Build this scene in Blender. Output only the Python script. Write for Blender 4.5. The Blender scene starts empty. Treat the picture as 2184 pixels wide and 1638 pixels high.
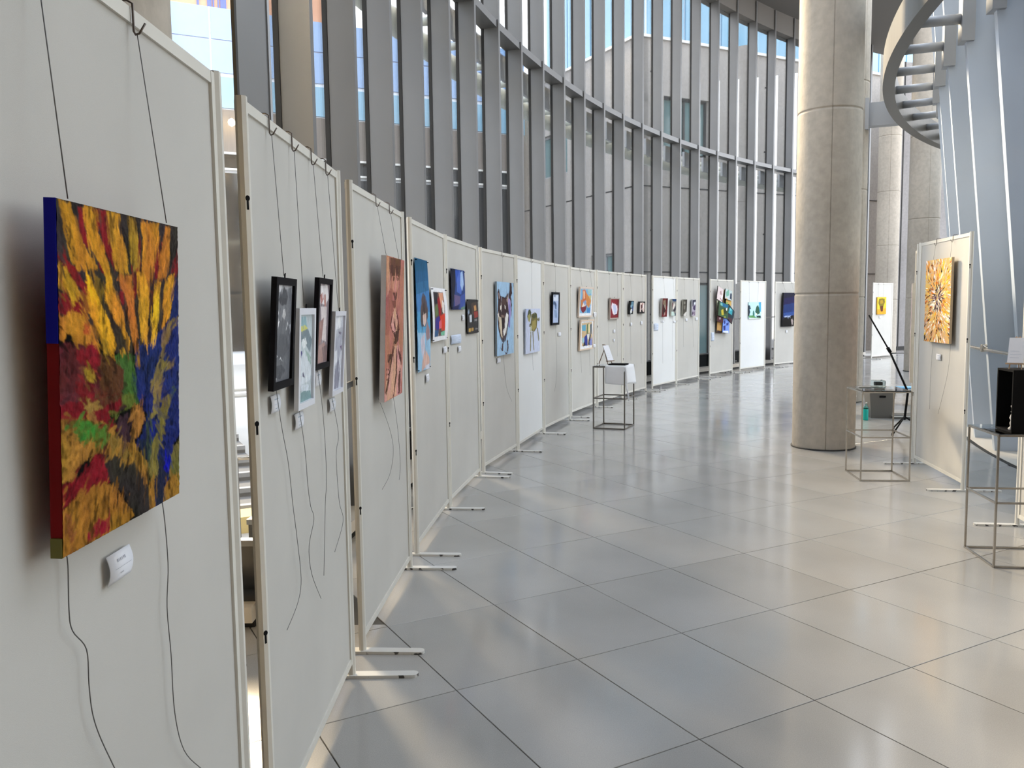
import bpy, bmesh, math, random
import numpy as np
from mathutils import Vector, Matrix
EXPO=2.0
SKY=1.0
SUN=9.5
SUNANG=16
SUNAZ=-27
SUNEL=26
CEILW=2.2
SLABY=2.0
BOARD=(0.58, 0.565, 0.53)
FIN=(0.195, 0.2, 0.208)
CONEFIN=(0.56, 0.64, 0.76)
CONC=(0.43, 0.39, 0.335)
CONC2=(0.4, 0.38, 0.36)
TILE=(0.395, 0.388, 0.375)
TSPEC=0.6
TROUGH=0.13
FINMET=0.5
R_=math.radians
random.seed(7)
S=bpy.context.scene
COL=S.collection
# ------------------------------------------------------------------ camera, sky, sun, exposure
HC=1.56
cam_d=bpy.data.cameras.new('camera'); cam=bpy.data.objects.new('camera',cam_d); COL.objects.link(cam)
cam_d.sensor_width=36.0; cam_d.lens=36.0*1780.0/2184.0; cam_d.clip_end=300; cam_d.clip_start=.05
pitch,roll=.0914,-.0131
cp,sp=math.cos(pitch),math.sin(pitch)
right=Vector((1,0,0)); fwd=Vector((0,cp,-sp)); up=Vector((0,sp,cp))
cr,sr=math.cos(roll),math.sin(roll)
# image rolled: world right vector appears at slope sr (downwards positive)
cx=right*cr+up*sr; cy=up*cr-right*sr
m=Matrix((( cx.x,cy.x,-fwd.x,0),(cx.y,cy.y,-fwd.y,0),(cx.z,cy.z,-fwd.z,HC),(0,0,0,1)))
cam.matrix_world=m
S.camera=cam
S.view_settings.view_transform='Standard'; S.view_settings.look='None'
S.view_settings.gamma=1.0; S.view_settings.use_curve_mapping=False
S.view_settings.exposure=EXPO
S.cycles.use_denoising=True
S.cycles.max_bounces=10; S.cycles.diffuse_bounces=5; S.cycles.glossy_bounces=4; S.cycles.transparent_max_bounces=24; S.cycles.transmission_bounces=4
S.cycles.caustics_reflective=False; S.cycles.caustics_refractive=False
W=bpy.data.worlds.new('sky'); S.world=W; W.use_nodes=True
wn=W.node_tree.nodes; wl=W.node_tree.links
bg=wn['Background']
tc=wn.new('ShaderNodeTexCoord'); sx=wn.new('ShaderNodeSeparateXYZ'); rp=wn.new('ShaderNodeValToRGB')
wl.new(tc.outputs['Generated'],sx.inputs[0]); wl.new(sx.outputs['Z'],rp.inputs[0])
rp.color_ramp.elements[0].position=0.0; rp.color_ramp.elements[0].color=(.985,.985,.985,1)
rp.color_ramp.elements[1].position=.75; rp.color_ramp.elements[1].color=(.80,.88,1.0,1)
wl.new(rp.outputs[0],bg.inputs[0]); bg.inputs[1].default_value=SKY
sun_d=bpy.data.lights.new('sun','SUN'); sun=bpy.data.objects.new('sun',sun_d); COL.objects.link(sun)
sun_d.energy=SUN; sun_d.color=(1.0,.80,.54); sun_d.angle=R_(SUNANG)
az,el=R_(SUNAZ),R_(SUNEL)   # azimuth from +Y towards +X
dv=Vector((math.sin(az)*math.cos(el),math.cos(az)*math.cos(el),math.sin(el)))
sun.rotation_euler=dv.to_track_quat('Z','Y').to_euler(); sun.location=dv*60

# ------------------------------------------------------------------ helpers
def lin(h):
    v=[int(h[i:i+2],16)/255 for i in (0,2,4)]
    return tuple(c/12.92 if c<=.04045 else ((c+.055)/1.055)**2.4 for c in v)
class MB:
    def __init__(s): s.v=[];s.f=[];s.sm=[]
    def add(s,vs,fs,smooth=False):
        n=len(s.v); s.v+= [tuple(v) for v in vs]; s.f+=[tuple(i+n for i in f) for f in fs]; s.sm+=[smooth]*len(fs); return s
    def box(s,x0,x1,y0,y1,z0,z1,M=None):
        vs=[(x,y,z) for z in (z0,z1) for x,y in ((x0,y0),(x1,y0),(x1,y1),(x0,y1))]
        if M is not None: vs=[M@Vector(v) for v in vs]
        return s.add(vs,[(3,2,1,0),(4,5,6,7),(0,1,5,4),(1,2,6,5),(2,3,7,6),(3,0,4,7)])
    def prism(s,poly,z0,z1,M=None):
        n=len(poly); vs=[(x,y,z0) for x,y in poly]+[(x,y,z1) for x,y in poly]
        if M is not None: vs=[M@Vector(v) for v in vs]
        return s.add(vs,[tuple(range(n-1,-1,-1)),tuple(range(n,2*n))]+[(i,(i+1)%n,(i+1)%n+n,i+n) for i in range(n)])
    def tube(s,pts,r,n=8,closed=False,caps=True):
        pts=[Vector(p) for p in pts]; k=len(pts); rr=r if isinstance(r,(list,tuple)) else [r]*k
        vs=[];prev=None
        for i,p in enumerate(pts):
            a=pts[(i-1)%k] if (i>0 or closed) else p; b=pts[(i+1)%k] if (i<k-1 or closed) else p
            d=(b-a); d=d.normalized() if d.length>1e-9 else Vector((0,0,1))
            if prev is None:
                ref=Vector((0,0,1)) if abs(d.z)<.9 else Vector((1,0,0)); u=d.cross(ref).normalized()
            else:
                u=prev-d*prev.dot(d); u=u.normalized() if u.length>1e-6 else d.orthogonal().normalized()
            prev=u; w=d.cross(u)
            for j in range(n):
                t=2*math.pi*(j+.5)/n; vs.append(p+(u*math.cos(t)+w*math.sin(t))*rr[i])
        fs=[]
        for i in range(k if closed else k-1):
            for j in range(n):
                a=i*n+j;b=i*n+(j+1)%n;c=((i+1)%k)*n+(j+1)%n;d=((i+1)%k)*n+j; fs.append((a,b,c,d))
        s.add(vs,fs,n>4)
        if caps and not closed: s.f+=[tuple(len(s.v)-len(vs)+j for j in range(n-1,-1,-1)),tuple(len(s.v)-n+j for j in range(n))]; s.sm+=[False,False]
        return s
    def lathe(s,prof,n=24,c=(0,0),cap=True):
        vs=[];fs=[]
        for r,z in prof:
            for j in range(n):
                t=2*math.pi*j/n; vs.append((c[0]+r*math.cos(t),c[1]+r*math.sin(t),z))
        for i in range(len(prof)-1):
            for j in range(n): fs.append((i*n+j,i*n+(j+1)%n,(i+1)*n+(j+1)%n,(i+1)*n+j))
        s.add(vs,fs,True)
        if cap:
            b=len(s.v)-len(vs); s.f+=[tuple(b+j for j in range(n-1,-1,-1)),tuple(b+(len(prof)-1)*n+j for j in range(n))]; s.sm+=[False,False]
        return s
    def mesh(s,name,mat=None):
        me=bpy.data.meshes.new(name); me.from_pydata(s.v,[],s.f); me.polygons.foreach_set('use_smooth',s.sm)
        if mat: me.materials.append(mat)
        me.update(); return me
    def build(s,name,mat,parent=None): return obj(name,s.mesh(name,mat),parent)
def obj(name,me,parent=None):
    o=bpy.data.objects.new(name,me); COL.objects.link(o)
    if parent: o.parent=parent
    return o
def thing(name,label,cat,loc=(0,0,0),rz=0,group=None,rx=0,ry=0):
    o=bpy.data.objects.new(name,None); COL.objects.link(o); o.empty_display_size=.05
    o.location=loc; o.rotation_euler=(rx,ry,rz); tag(o,label,cat,group); return o
def tag(o,label,cat,group=None):
    o['label']=label;o['category']=cat
    if group:o['group']=group
    return o
def struct(name,label=None,me=None):
    o=bpy.data.objects.new(name,me); COL.objects.link(o); o['kind']='structure'
    if label: o['label']=label
    return o
# ------------------------------------------------------------------ materials
def mat(name,col,rough=.5,metal=0.,spec=.5,noise=0.,nscale=8.,bump=0.,bscale=60.,rvar=0.,stretch=None,detail=4.,coat=0.):
    m=bpy.data.materials.new(name); m.use_nodes=True; nt=m.node_tree; b=nt.nodes['Principled BSDF']
    c=lin(col) if isinstance(col,str) else col
    b.inputs['Base Color'].default_value=(*c,1); b.inputs['Roughness'].default_value=rough; b.inputs['Metallic'].default_value=metal
    b.inputs['Specular IOR Level'].default_value=spec; b.inputs['Coat Weight'].default_value=coat
    if noise or bump or rvar:
        t=nt.nodes.new('ShaderNodeTexCoord'); src=t.outputs['Object']
        if stretch:
            mp=nt.nodes.new('ShaderNodeMapping'); mp.inputs['Scale'].default_value=stretch; nt.links.new(src,mp.inputs[0]); src=mp.outputs[0]
    if noise:
        n=nt.nodes.new('ShaderNodeTexNoise'); n.inputs['Scale'].default_value=nscale; n.inputs['Detail'].default_value=detail; nt.links.new(src,n.inputs[0])
        r=nt.nodes.new('ShaderNodeMapRange'); r.inputs[1].default_value=.25; r.inputs[2].default_value=.75; r.inputs[3].default_value=1-noise; r.inputs[4].default_value=1+noise
        nt.links.new(n.outputs[0],r.inputs[0])
        x=nt.nodes.new('ShaderNodeMix'); x.data_type='RGBA'; x.blend_type='MULTIPLY'; x.inputs[0].default_value=1; x.inputs[6].default_value=(*c,1)
        nt.links.new(r.outputs[0],x.inputs[7]); nt.links.new(x.outputs[2],b.inputs['Base Color'])
        if rvar:
            q=nt.nodes.new('ShaderNodeMapRange'); q.inputs[1].default_value=.3;q.inputs[2].default_value=.7;q.inputs[3].default_value=max(.02,rough-rvar);q.inputs[4].default_value=rough+rvar
            nt.links.new(n.outputs[0],q.inputs[0]); nt.links.new(q.outputs[0],b.inputs['Roughness'])
    if bump:
        n2=nt.nodes.new('ShaderNodeTexNoise'); n2.inputs['Scale'].default_value=bscale; n2.inputs['Detail'].default_value=3; nt.links.new(src,n2.inputs[0])
        bp=nt.nodes.new('ShaderNodeBump'); bp.inputs['Strength'].default_value=bump; bp.inputs['Distance'].default_value=.01
        nt.links.new(n2.outputs[0],bp.inputs['Height']); nt.links.new(bp.outputs[0],b.inputs['Normal'])
    return m
def glassmat(name,tint,refl=1.0,rough=0.0):
    m=bpy.data.materials.new(name); m.use_nodes=True; nt=m.node_tree; nt.nodes.clear()
    o=nt.nodes.new('ShaderNodeOutputMaterial'); mx=nt.nodes.new('ShaderNodeMixShader'); tr=nt.nodes.new('ShaderNodeBsdfTransparent'); gl=nt.nodes.new('ShaderNodeBsdfGlossy')
    fr=nt.nodes.new('ShaderNodeFresnel'); fr.inputs[0].default_value=1.5; ml=nt.nodes.new('ShaderNodeMath'); ml.operation='MULTIPLY'; ml.inputs[1].default_value=refl; ml.use_clamp=True
    tr.inputs[0].default_value=(*tint,1); gl.inputs[1].default_value=rough; gl.inputs[0].default_value=(.95,.97,1,1)
    nt.links.new(fr.outputs[0],ml.inputs[0]); nt.links.new(ml.outputs[0],mx.inputs[0]); nt.links.new(tr.outputs[0],mx.inputs[1]); nt.links.new(gl.outputs[0],mx.inputs[2]); nt.links.new(mx.outputs[0],o.inputs[0])
    return m
def artmat(name,rough):
    m=bpy.data.materials.new(name); m.use_nodes=True; nt=m.node_tree; b=nt.nodes['Principled BSDF']
    a=nt.nodes.new('ShaderNodeAttribute'); a.attribute_name='Col'; nt.links.new(a.outputs['Color'],b.inputs['Base Color']); b.inputs['Roughness'].default_value=rough
    b.inputs['Specular IOR Level'].default_value=.03
    return m
def concrete(name,col,var=.18,scale=1.2):
    m=mat(name,col,.75,0,.3,noise=var,nscale=scale,bump=.25,bscale=35.,stretch=(1,1,.45),detail=8.)
    nt=m.node_tree; b=nt.nodes['Principled BSDF']; t=[n for n in nt.nodes if n.bl_idname=='ShaderNodeTexCoord'][0]
    n=nt.nodes.new('ShaderNodeTexNoise'); n.inputs['Scale'].default_value=14; n.inputs['Detail'].default_value=6; nt.links.new(t.outputs['Object'],n.inputs[0])
    r=nt.nodes.new('ShaderNodeMapRange'); r.inputs[1].default_value=.3;r.inputs[2].default_value=.7;r.inputs[3].default_value=.9;r.inputs[4].default_value=1.08; nt.links.new(n.outputs[0],r.inputs[0])
    x=nt.nodes.new('ShaderNodeMix'); x.data_type='RGBA'; x.blend_type='MULTIPLY'; x.inputs[0].default_value=1
    old=b.inputs['Base Color'].links[0].from_socket; nt.links.new(old,x.inputs[6]); nt.links.new(r.outputs[0],x.inputs[7]); nt.links.new(x.outputs[2],b.inputs['Base Color'])
    return m
M={}
M['board']=mat('grey_fabric',BOARD,.9,0,.2,noise=.05,nscale=2.2,bump=.14,bscale=1100.)
M['white']=mat('white_board',(.79,.80,.80),.7,0,.3,noise=.02,nscale=3.)
M['cream']=mat('cream_enamel',(.72,.70,.64),.42,0,.45,noise=.04,nscale=9.)
M['foot']=mat('worn_enamel',(.70,.69,.66),.45,0,.45)
nt=M['foot'].node_tree; t=nt.nodes.new('ShaderNodeTexCoord'); n=nt.nodes.new('ShaderNodeTexNoise'); n.inputs['Scale'].default_value=22; nt.links.new(t.outputs['Object'],n.inputs[0])
r=nt.nodes.new('ShaderNodeValToRGB'); r.color_ramp.elements[0].position=.55;r.color_ramp.elements[0].color=(.70,.69,.66,1);r.color_ramp.elements[1].position=.6;r.color_ramp.elements[1].color=(.07,.065,.06,1); nt.links.new(n.outputs[0],r.inputs[0])
gm=nt.nodes.new('ShaderNodeNewGeometry'); sp_=nt.nodes.new('ShaderNodeSeparateXYZ'); nt.links.new(gm.outputs['Normal'],sp_.inputs[0])
mk=nt.nodes.new('ShaderNodeMath'); mk.operation='LESS_THAN'; mk.inputs[1].default_value=.5; nt.links.new(sp_.outputs['Z'],mk.inputs[0])
x=nt.nodes.new('ShaderNodeMix'); x.data_type='RGBA'; x.inputs[6].default_value=(.70,.69,.66,1); nt.links.new(mk.outputs[0],x.inputs[0]); nt.links.new(r.outputs[0],x.inputs[7]); nt.links.new(x.outputs[2],nt.nodes['Principled BSDF'].inputs['Base Color'])
M['black']=mat('black_plastic',(.008,.008,.009),.7,0,.08)
M['darkmetal']=mat('dark_steel',(.06,.06,.06),.4,.6)
M['wire']=mat('grey_wire',(.14,.138,.13),.5,.3)
M['hook']=mat('bronze_hook',(.13,.105,.09),.35,.7)
M['paper']=mat('white_paper',(.82,.83,.88),.8,0,.2)
M['bluepaper']=mat('pale_blue_paper',(.68,.76,.92),.8,0,.2)
M['ink']=mat('grey_ink',(.22,.23,.28),.8)
M['paleink']=mat('pale_ink',(.45,.52,.62),.8)
M['fin']=mat('fin_paint',FIN,.42,FINMET,.5,noise=.05,nscale=1.5)
M['conefin']=mat('blue_lit_fin_paint',CONEFIN,.42,.1,.5,noise=.04,nscale=1.5)  # same metal as the other fins, bluish daylight put into its colour
M['gasket']=mat('black_gasket',(.012,.012,.012),.6)
M['steel']=mat('brushed_steel',(.42,.40,.37),.25,.9,noise=.06,nscale=30.)
M['bronze']=mat('brown_steel',(.17,.155,.135),.35,.7)
M['glass']=glassmat('clear_glazing',(.965,.97,.968),.55)
M['tableglass']=glassmat('table_glass',(.94,.965,.96),1.0)
M['cglass']=glassmat('tinted_glazing',(.88,.92,.93),.9)
M['concrete']=concrete('column_concrete',CONC)
M['concrete2']=concrete('outside_concrete',CONC2,.16,.7)
M['ceil']=mat('soffit_paint',(.16,.155,.15),.8)
M['wallc']=concrete('far_wall_concrete',(.26,.25,.25))
M['brownwall']=mat('brown_blocker',(.16,.14,.12),.8)
M['sill']=mat('pale_sill',(.72,.68,.62),.5)
M['pipe']=mat('pale_green_pipe',(.62,.66,.62),.45,.1)
M['ring']=mat('ring_steel',(.085,.082,.075),.35,.3)
M['plate']=mat('plate_grey',(.38,.40,.43),.45,.2)
M['ground']=mat('outside_paving',(.50,.48,.45),.85,noise=.06,nscale=1.)
M['yellow']=mat('yellow_paving',(.62,.48,.2),.8)
M['step']=mat('grey_step',(.10,.105,.11),.8,noise=.1,nscale=3.)
M['nosing']=mat('pale_nosing',(.30,.31,.32),.8)
M['cladblue']=mat('sky_tint_glass_panel',(.26,.40,.66),.12,.0,.8)  # blue of the reflected sky is put into the glass base colour
M['cladgreen']=mat('pale_glass_panel',(.22,.42,.58),.1,.0,.8)
M['cladframe']=mat('facade_frame',(.75,.80,.88),.4,.2)
M['orange']=mat('orange_band',(.62,.34,.22),.7)
M['bluesign']=mat('blue_band_mark',(.10,.14,.5),.6)
M['brownband']=mat('brown_louver',(.20,.175,.155),.7,noise=.12,nscale=4.,stretch=(6,6,.3))
M['darkglass']=mat('dark_lobby_glass',(.018,.02,.022),.06,0,.6)
M['whitemetal']=mat('white_metal',(.8,.8,.78),.4)
M['tealglass']=mat('teal_window',(.16,.26,.27),.08,0,.7)
M['cloth']=mat('white_cloth',(.82,.83,.86),.9,0,.2,bump=.05,bscale=300.)
M['wood']=mat('pale_wood',(.55,.38,.24),.5,noise=.12,nscale=9.,stretch=(1,1,6))
M['darkwood']=mat('brown_wood',(.20,.12,.07),.5,noise=.12,nscale=9.)
M['bucket']=mat('grey_plastic',(.13,.125,.115),.5)
M['teal']=mat('teal_liquid',(.0,.42,.36),.25)
M['clearplastic']=glassmat('clear_plastic',(.8,.86,.86),1.2)
M['acrylic']=mat('acrylic_block',(.5,.52,.53),.15)
M['redcloth']=mat('red_cloth',(.45,.03,.06),.8)
M['bluecloth']=mat('blue_sheet',(.18,.45,.72),.6)
M['figure']=mat('white_porcelain',(.82,.78,.74),.35)
M['shadowgrey']=mat('charcoal_mat',(.09,.09,.085),.7)
M['lamp']=mat('lamp_glow',(1,.8,.5),.4)
b=M['lamp'].node_tree.nodes['Principled BSDF']; b.inputs['Emission Color'].default_value=(1,.72,.35,1); b.inputs['Emission Strength'].default_value=6
M['grout']=mat('grout',(.055,.055,.055),.9)
# floor tile: polished speckled stone
def tilemat():
    m=mat('floor_stone',TILE,TROUGH,0,TSPEC,noise=.10,nscale=1.3,rvar=.03,detail=6.)
    nt=m.node_tree; b=nt.nodes['Principled BSDF']; t=[n for n in nt.nodes if n.bl_idname=='ShaderNodeTexCoord'][0]
    n=nt.nodes.new('ShaderNodeTexNoise'); n.inputs['Scale'].default_value=260; n.inputs['Detail'].default_value=2; nt.links.new(t.outputs['Object'],n.inputs[0])
    oi=nt.nodes.new('ShaderNodeObjectInfo')
    r=nt.nodes.new('ShaderNodeMapRange'); r.inputs[1].default_value=.3;r.inputs[2].default_value=.7;r.inputs[3].default_value=.92;r.inputs[4].default_value=1.08; nt.links.new(n.outputs[0],r.inputs[0])
    q=nt.nodes.new('ShaderNodeMapRange'); q.inputs[3].default_value=.95;q.inputs[4].default_value=1.05; nt.links.new(oi.outputs['Random'],q.inputs[0])
    mu=nt.nodes.new('ShaderNodeMath'); mu.operation='MULTIPLY'; nt.links.new(r.outputs[0],mu.inputs[0]); nt.links.new(q.outputs[0],mu.inputs[1])
    x=nt.nodes.new('ShaderNodeMix'); x.data_type='RGBA'; x.blend_type='MULTIPLY'; x.inputs[0].default_value=1
    old=b.inputs['Base Color'].links[0].from_socket; nt.links.new(old,x.inputs[6]); nt.links.new(mu.outputs[0],x.inputs[7]); nt.links.new(x.outputs[2],b.inputs['Base Color'])
    return m
M['tile']=tilemat()

# ------------------------------------------------------------------ curved plans
LC=(24.4424,3.0560); LR=25.146          # circle the left display row and glass wall follow
RC=(17.62,5.12)                          # circle of the leaning glass drum on the right
def lp(r,deg): a=R_(deg); return (LC[0]-r*math.cos(a),LC[1]+r*math.sin(a))
def rpnt(r,deg): a=R_(deg); return (RC[0]-r*math.cos(a),RC[1]+r*math.sin(a))
WR=LR+.55                                # room-side edge of the wall fins
FD=.21                                   # fin depth
GR=WR+FD                                 # glass radius
STEP=2.09; A0=.50
angs=[A0+STEP*k for k in range(2,28)]
# ------------------------------------------------------------------ floor
def clip(poly,px,py,nx,ny):
    out=[]
    for i in range(len(poly)):
        a=poly[i];b=poly[(i+1)%len(poly)]
        da=(a[0]-px)*nx+(a[1]-py)*ny; db=(b[0]-px)*nx+(b[1]-py)*ny
        if da<=0: out.append(a)
        if (da<0<db) or (db<0<da):
            t=da/(da-db); out.append((a[0]+t*(b[0]-a[0]),a[1]+t*(b[1]-a[1])))
    return out
def arcpts(f,r,a0,a1,n): return [f(r,a0+(a1-a0)*i/n) for i in range(n+1)]
floor_poly=[(-2.3,-6),(-2.3,4.05),(-1.3,4.1)]+arcpts(lp,WR+.05,2.4,60,60)+[(22,30),(22,-6)]
fl=MB(); fl.prism(floor_poly[::-1],-.05,-.006)
floor=struct('floor','polished grey stone tile floor',fl.mesh('floor',M['grout']))
TO=(-.6287,3.9924); YAW=.5036; TA,TB=.5923,.7973; G=.0022
ea=(math.cos(YAW),math.sin(YAW)); eb=(math.sin(YAW),-math.cos(YAW))
def tile_mb(poly,mb,c=(0,0)):
    # poly world ccw, bevelled top
    cxx=sum(p[0] for p in poly)/len(poly); cyy=sum(p[1] for p in poly)/len(poly)
    def shr(k): return [(p[0]+(cxx-p[0])*k/max(1e-6,math.hypot(p[0]-cxx,p[1]-cyy)),p[1]+(cyy-p[1])*k/max(1e-6,math.hypot(p[0]-cxx,p[1]-cyy))) for p in poly]
    n=len(poly); lo=[(p[0]-c[0],p[1]-c[1],-.0058) for p in poly]; md=[(p[0]-c[0],p[1]-c[1],-.0012) for p in poly]; tp=[(p[0]-c[0],p[1]-c[1],0) for p in shr(.0016)]
    mb.add(lo+md+tp,[tuple(range(2*n,3*n))]+[(i,(i+1)%n,(i+1)%n+n,i+n) for i in range(n)]+[(i+n,(i+1)%n+n,(i+1)%n+2*n,i+2*n) for i in range(n)])
def tcorner(i,j): return (TO[0]+ea[0]*i*TA+eb[0]*j*TB,TO[1]+ea[1]*i*TA+eb[1]*j*TB)
full=None; cands=[]
for i in range(-16,60):
    for j in range(-36,20):
        pl=[]
        for (u,v) in ((0,0),(0,1),(1,1),(1,0)):
            x,y=tcorner(i+u,j+v); su=G if u==0 else -G; sv=G if v==0 else -G
            pl.append((x+ea[0]*su+eb[0]*sv,y+ea[1]*su+eb[1]*sv))
        cxx=sum(p[0] for p in pl)/4; cyy=sum(p[1] for p in pl)/4
        if cyy<.3 or cyy>27 or cxx>13.5: continue
        # visible wedge of the view (generous)
        if cxx<-.62*cyy-.9 or cxx>.70*cyy+1.6: continue
        rl=math.hypot(cxx-LC[0],cyy-LC[1]); q=pl; cut=False
        if cyy<4.3 and cxx<-.9:
            if min(p[1] for p in pl)>4.0 or cxx<-2.2: continue
            if max(p[1] for p in pl)>4.02: q=clip(q,0,4.02,0,1); cut=True
        elif max(math.hypot(p[0]-LC[0],p[1]-LC[1]) for p in pl)>WR-.02:
            nx,ny=(cxx-LC[0])/rl,(cyy-LC[1])/rl; q=clip(q,LC[0]+nx*(WR-.02),LC[1]+ny*(WR-.02),nx,ny); cut=True
        if len(q)<3: continue
        rr=math.hypot(cxx-RC[0],cyy-RC[1])
        if min(math.hypot(p[0]-RC[0],p[1]-RC[1]) for p in pl)<13.17:
            nx,ny=(RC[0]-cxx)/rr,(RC[1]-cyy)/rr; q=clip(q,RC[0]-nx*13.17,RC[1]-ny*13.17,nx,ny); cut=True
        if len(q)<3: continue
        ar=abs(sum(q[k][0]*q[(k+1)%len(q)][1]-q[(k+1)%len(q)][0]*q[k][1] for k in range(len(q))))/2
        if ar<.01: continue
        cands.append((math.hypot(cxx,cyy)+(2.0 if ar<.1 else 0),i,j,q,cut,(cxx,cyy)))
cands.sort(key=lambda c:c[0])
far=MB()
for k,(d,i,j,q,cut,c) in enumerate(cands):
    if k<296:
        if cut:
            mb=MB(); tile_mb(q,mb,c); me=mb.mesh('tile',M['tile'])
        else:
            if full is None: mb=MB(); tile_mb(q,mb,c); full=mb.mesh('tile',M['tile'])
            me=full
        o=obj('tile',me,floor); o.location=(c[0],c[1],0)
    else: tile_mb(q,far)
o=far.build('far_tiles',M['tile'],floor); o['kind']='stuff'
# ------------------------------------------------------------------ outside ground
g=MB(); g.prism([(-60,-20),(40,-20),(40,90),(-60,90)],-.30,-.12)
og=struct('ground','pale paving outside the glass',g.mesh('ground',M['ground']))

# ------------------------------------------------------------------ left curved glass wall
ZTOP=8.42
wl_=struct('wall_left','curved curtain wall of grey vertical fins and clear glass')
wl_.location=(0,0,0)
def radial_box(mb,f,r0,r1,deg,th,z0,z1,lean=0.):
    a=R_(deg); c0=f(r0,deg); 
    ex=f(r0+1,deg); e=(ex[0]-c0[0],ex[1]-c0[1]); t=(-e[1],e[0])
    vs=[]
    for z in (z0,z1):
        for (rr,s) in ((r0,-1),(r1,-1),(r1,1),(r0,1)):
            r2=rr-r0+lean*z
            vs.append((c0[0]+e[0]*r2+t[0]*s*th/2,c0[1]+e[1]*r2+t[1]*s*th/2,z))
    mb.add(vs,[(3,2,1,0),(4,5,6,7),(0,1,5,4),(1,2,6,5),(2,3,7,6),(3,0,4,7)])
def arc_box(mb,f,r0,r1,a0,a1,z0,z1,n=1):
    for k in range(n):
        p=a0+(a1-a0)*k/n;q=a0+(a1-a0)*(k+1)/n
        P=[f(r0,p),f(r0,q),f(r1,q),f(r1,p)]
        mb.add([(x,y,z) for z in (z0,z1) for x,y in P],[(3,2,1,0),(4,5,6,7),(0,1,5,4),(1,2,6,5),(2,3,7,6),(3,0,4,7)])
for d in angs:
    dpt=.02
    mb=MB(); radial_box(mb,lp,WR,GR-dpt,d,.062,.10,8.9); fin=mb.build('fin',M['fin'],wl_)
    mb=MB(); radial_box(mb,lp,WR+.004,GR-dpt-.01,d,.064,5.085,5.092); mb.build('fin_joint',M['gasket'],fin)
    mb=MB(); radial_box(mb,lp,GR-.018,GR+.016,d,.074,.10,8.9); mb.build('outer_frame',M['gasket'],fin)
for k in range(len(angs)-1):
    a,b=angs[k],angs[k+1]; e=.07
    mb=MB(); arc_box(mb,lp,WR+.02,GR+.02,a+e,b-e,5.00,5.09); mb.build('transom',M['fin'],wl_)
    mb=MB(); arc_box(mb,lp,GR-.03,GR+.03,a+e,b-e,.40,.43); mb.build('low_transom',M['fin'],wl_)
    mb=MB(); arc_box(mb,lp,GR+.005,GR+.013,a+e,b-e,.43,5.0); mb.build('pane',M['glass'],wl_)
    mb=MB(); arc_box(mb,lp,GR+.005,GR+.013,a+e,b-e,5.09,ZTOP); mb.build('pane',M['glass'],wl_)
    mb=MB(); arc_box(mb,lp,GR+.0,GR+.02,a+e,b-e,.10,.40); mb.build('spandrel_panel',M['darkglass'],wl_)
mb=MB(); arc_box(mb,lp,WR-.02,GR+.1,2.3,angs[-1],.035,.115,64); mb.build('sill',M['sill'],wl_)
mb=MB(); arc_box(mb,lp,WR+.02,GR+.1,2.3,angs[-1],-.10,.035,64); mb.build('shadow_gap',M['gasket'],wl_)
mb=MB(); arc_box(mb,lp,WR+.03,GR+.15,2.6,angs[-1],ZTOP,8.92,64); mb.build('header',M['ceil'],wl_)
# near corner: post, and a short glazed return facing the viewer
mb=MB(); mb.prism([(-1.268,4.04),(-1.222,4.38),(-1.255,4.385),(-1.285,4.05)],.10,8.9); cpst=mb.build('corner_post',M['fin'],wl_)
mb=MB(); mb.prism([(-1.287,4.028),(-1.270,4.026),(-1.266,4.045),(-1.287,4.05)],.10,8.9); mb.build('outer_frame',M['gasket'],cpst)
mb=MB(); mb.prism([(-1.232,4.385),(-1.215,4.38),(-1.21,4.40),(-1.23,4.41)],.10,8.9); mb.build('edge_strip',M['plate'],cpst)
for z0,z1 in ((.43,5.0),(5.09,ZTOP)):
    mb=MB(); mb.box(-2.1,-1.287,4.06,4.068,z0,z1); mb.build('pane',M['glass'],wl_)
    P=[lp(GR+.005,3.2),lp(GR+.005,angs[0]-.07),lp(GR+.013,angs[0]-.07),lp(GR+.013,3.2)]; mb=MB(); mb.prism(P,z0,z1); mb.build('pane',M['glass'],wl_)
for nm,x0,z0,z1,y0,y1,mm in (('transom',-2.1,5.0,5.09,4.0,4.12,'fin'),('low_transom',-2.1,.40,.43,4.04,4.09,'fin'),('spandrel_panel',-2.1,.115,.40,4.055,4.07,'darkglass'),('sill',-2.1,.035,.115,3.97,4.12,'sill'),('shadow_gap',-2.1,-.1,.035,4.01,4.12,'gasket'),('header',-2.1,ZTOP,8.92,4.0,4.2,'ceil')):
    mb=MB(); mb.box(x0,-1.29,y0,y1,z0,z1); mb.build(nm,M[mm],wl_)
mb=MB(); arc_box(mb,lp,WR+.02,GR+.02,3.1,angs[0]-.07,5.0,5.09); mb.build('transom',M['fin'],wl_)
mb=MB(); arc_box(mb,lp,GR-.03,GR+.03,3.1,angs[0]-.07,.40,.43); mb.build('low_transom',M['fin'],wl_)
mb=MB(); arc_box(mb,lp,GR,GR+.02,3.1,angs[0]-.07,.115,.40); mb.build('spandrel_panel',M['darkglass'],wl_)
# ceiling band along the wall
cl=MB(); arc_box(cl,lp,LR-CEILW,GR+.3,-3,60,8.92,9.15,64); 
cl.prism([(-3,-3),(24,-3),(24,SLABY),(-3,SLABY)],9.16,9.36)  # unseen slab added over the near end to block sky light
struct('ceiling','dark grey soffit above the glass wall, plus an unseen added light-blocking slab',cl.mesh('ceiling',M['ceil']))
bw=MB(); bw.box(-3,24,-3.3,-3,-.1,9.3); bw.box(-2.4,-2.1,-3,4.12,-.1,8.9); struct('wall_blocker','unseen wall added behind and left of the viewer to block light',bw.mesh('wall_blocker',M['brownwall']))  # unseen back and side walls, added to keep light off camera-facing sides

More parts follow.
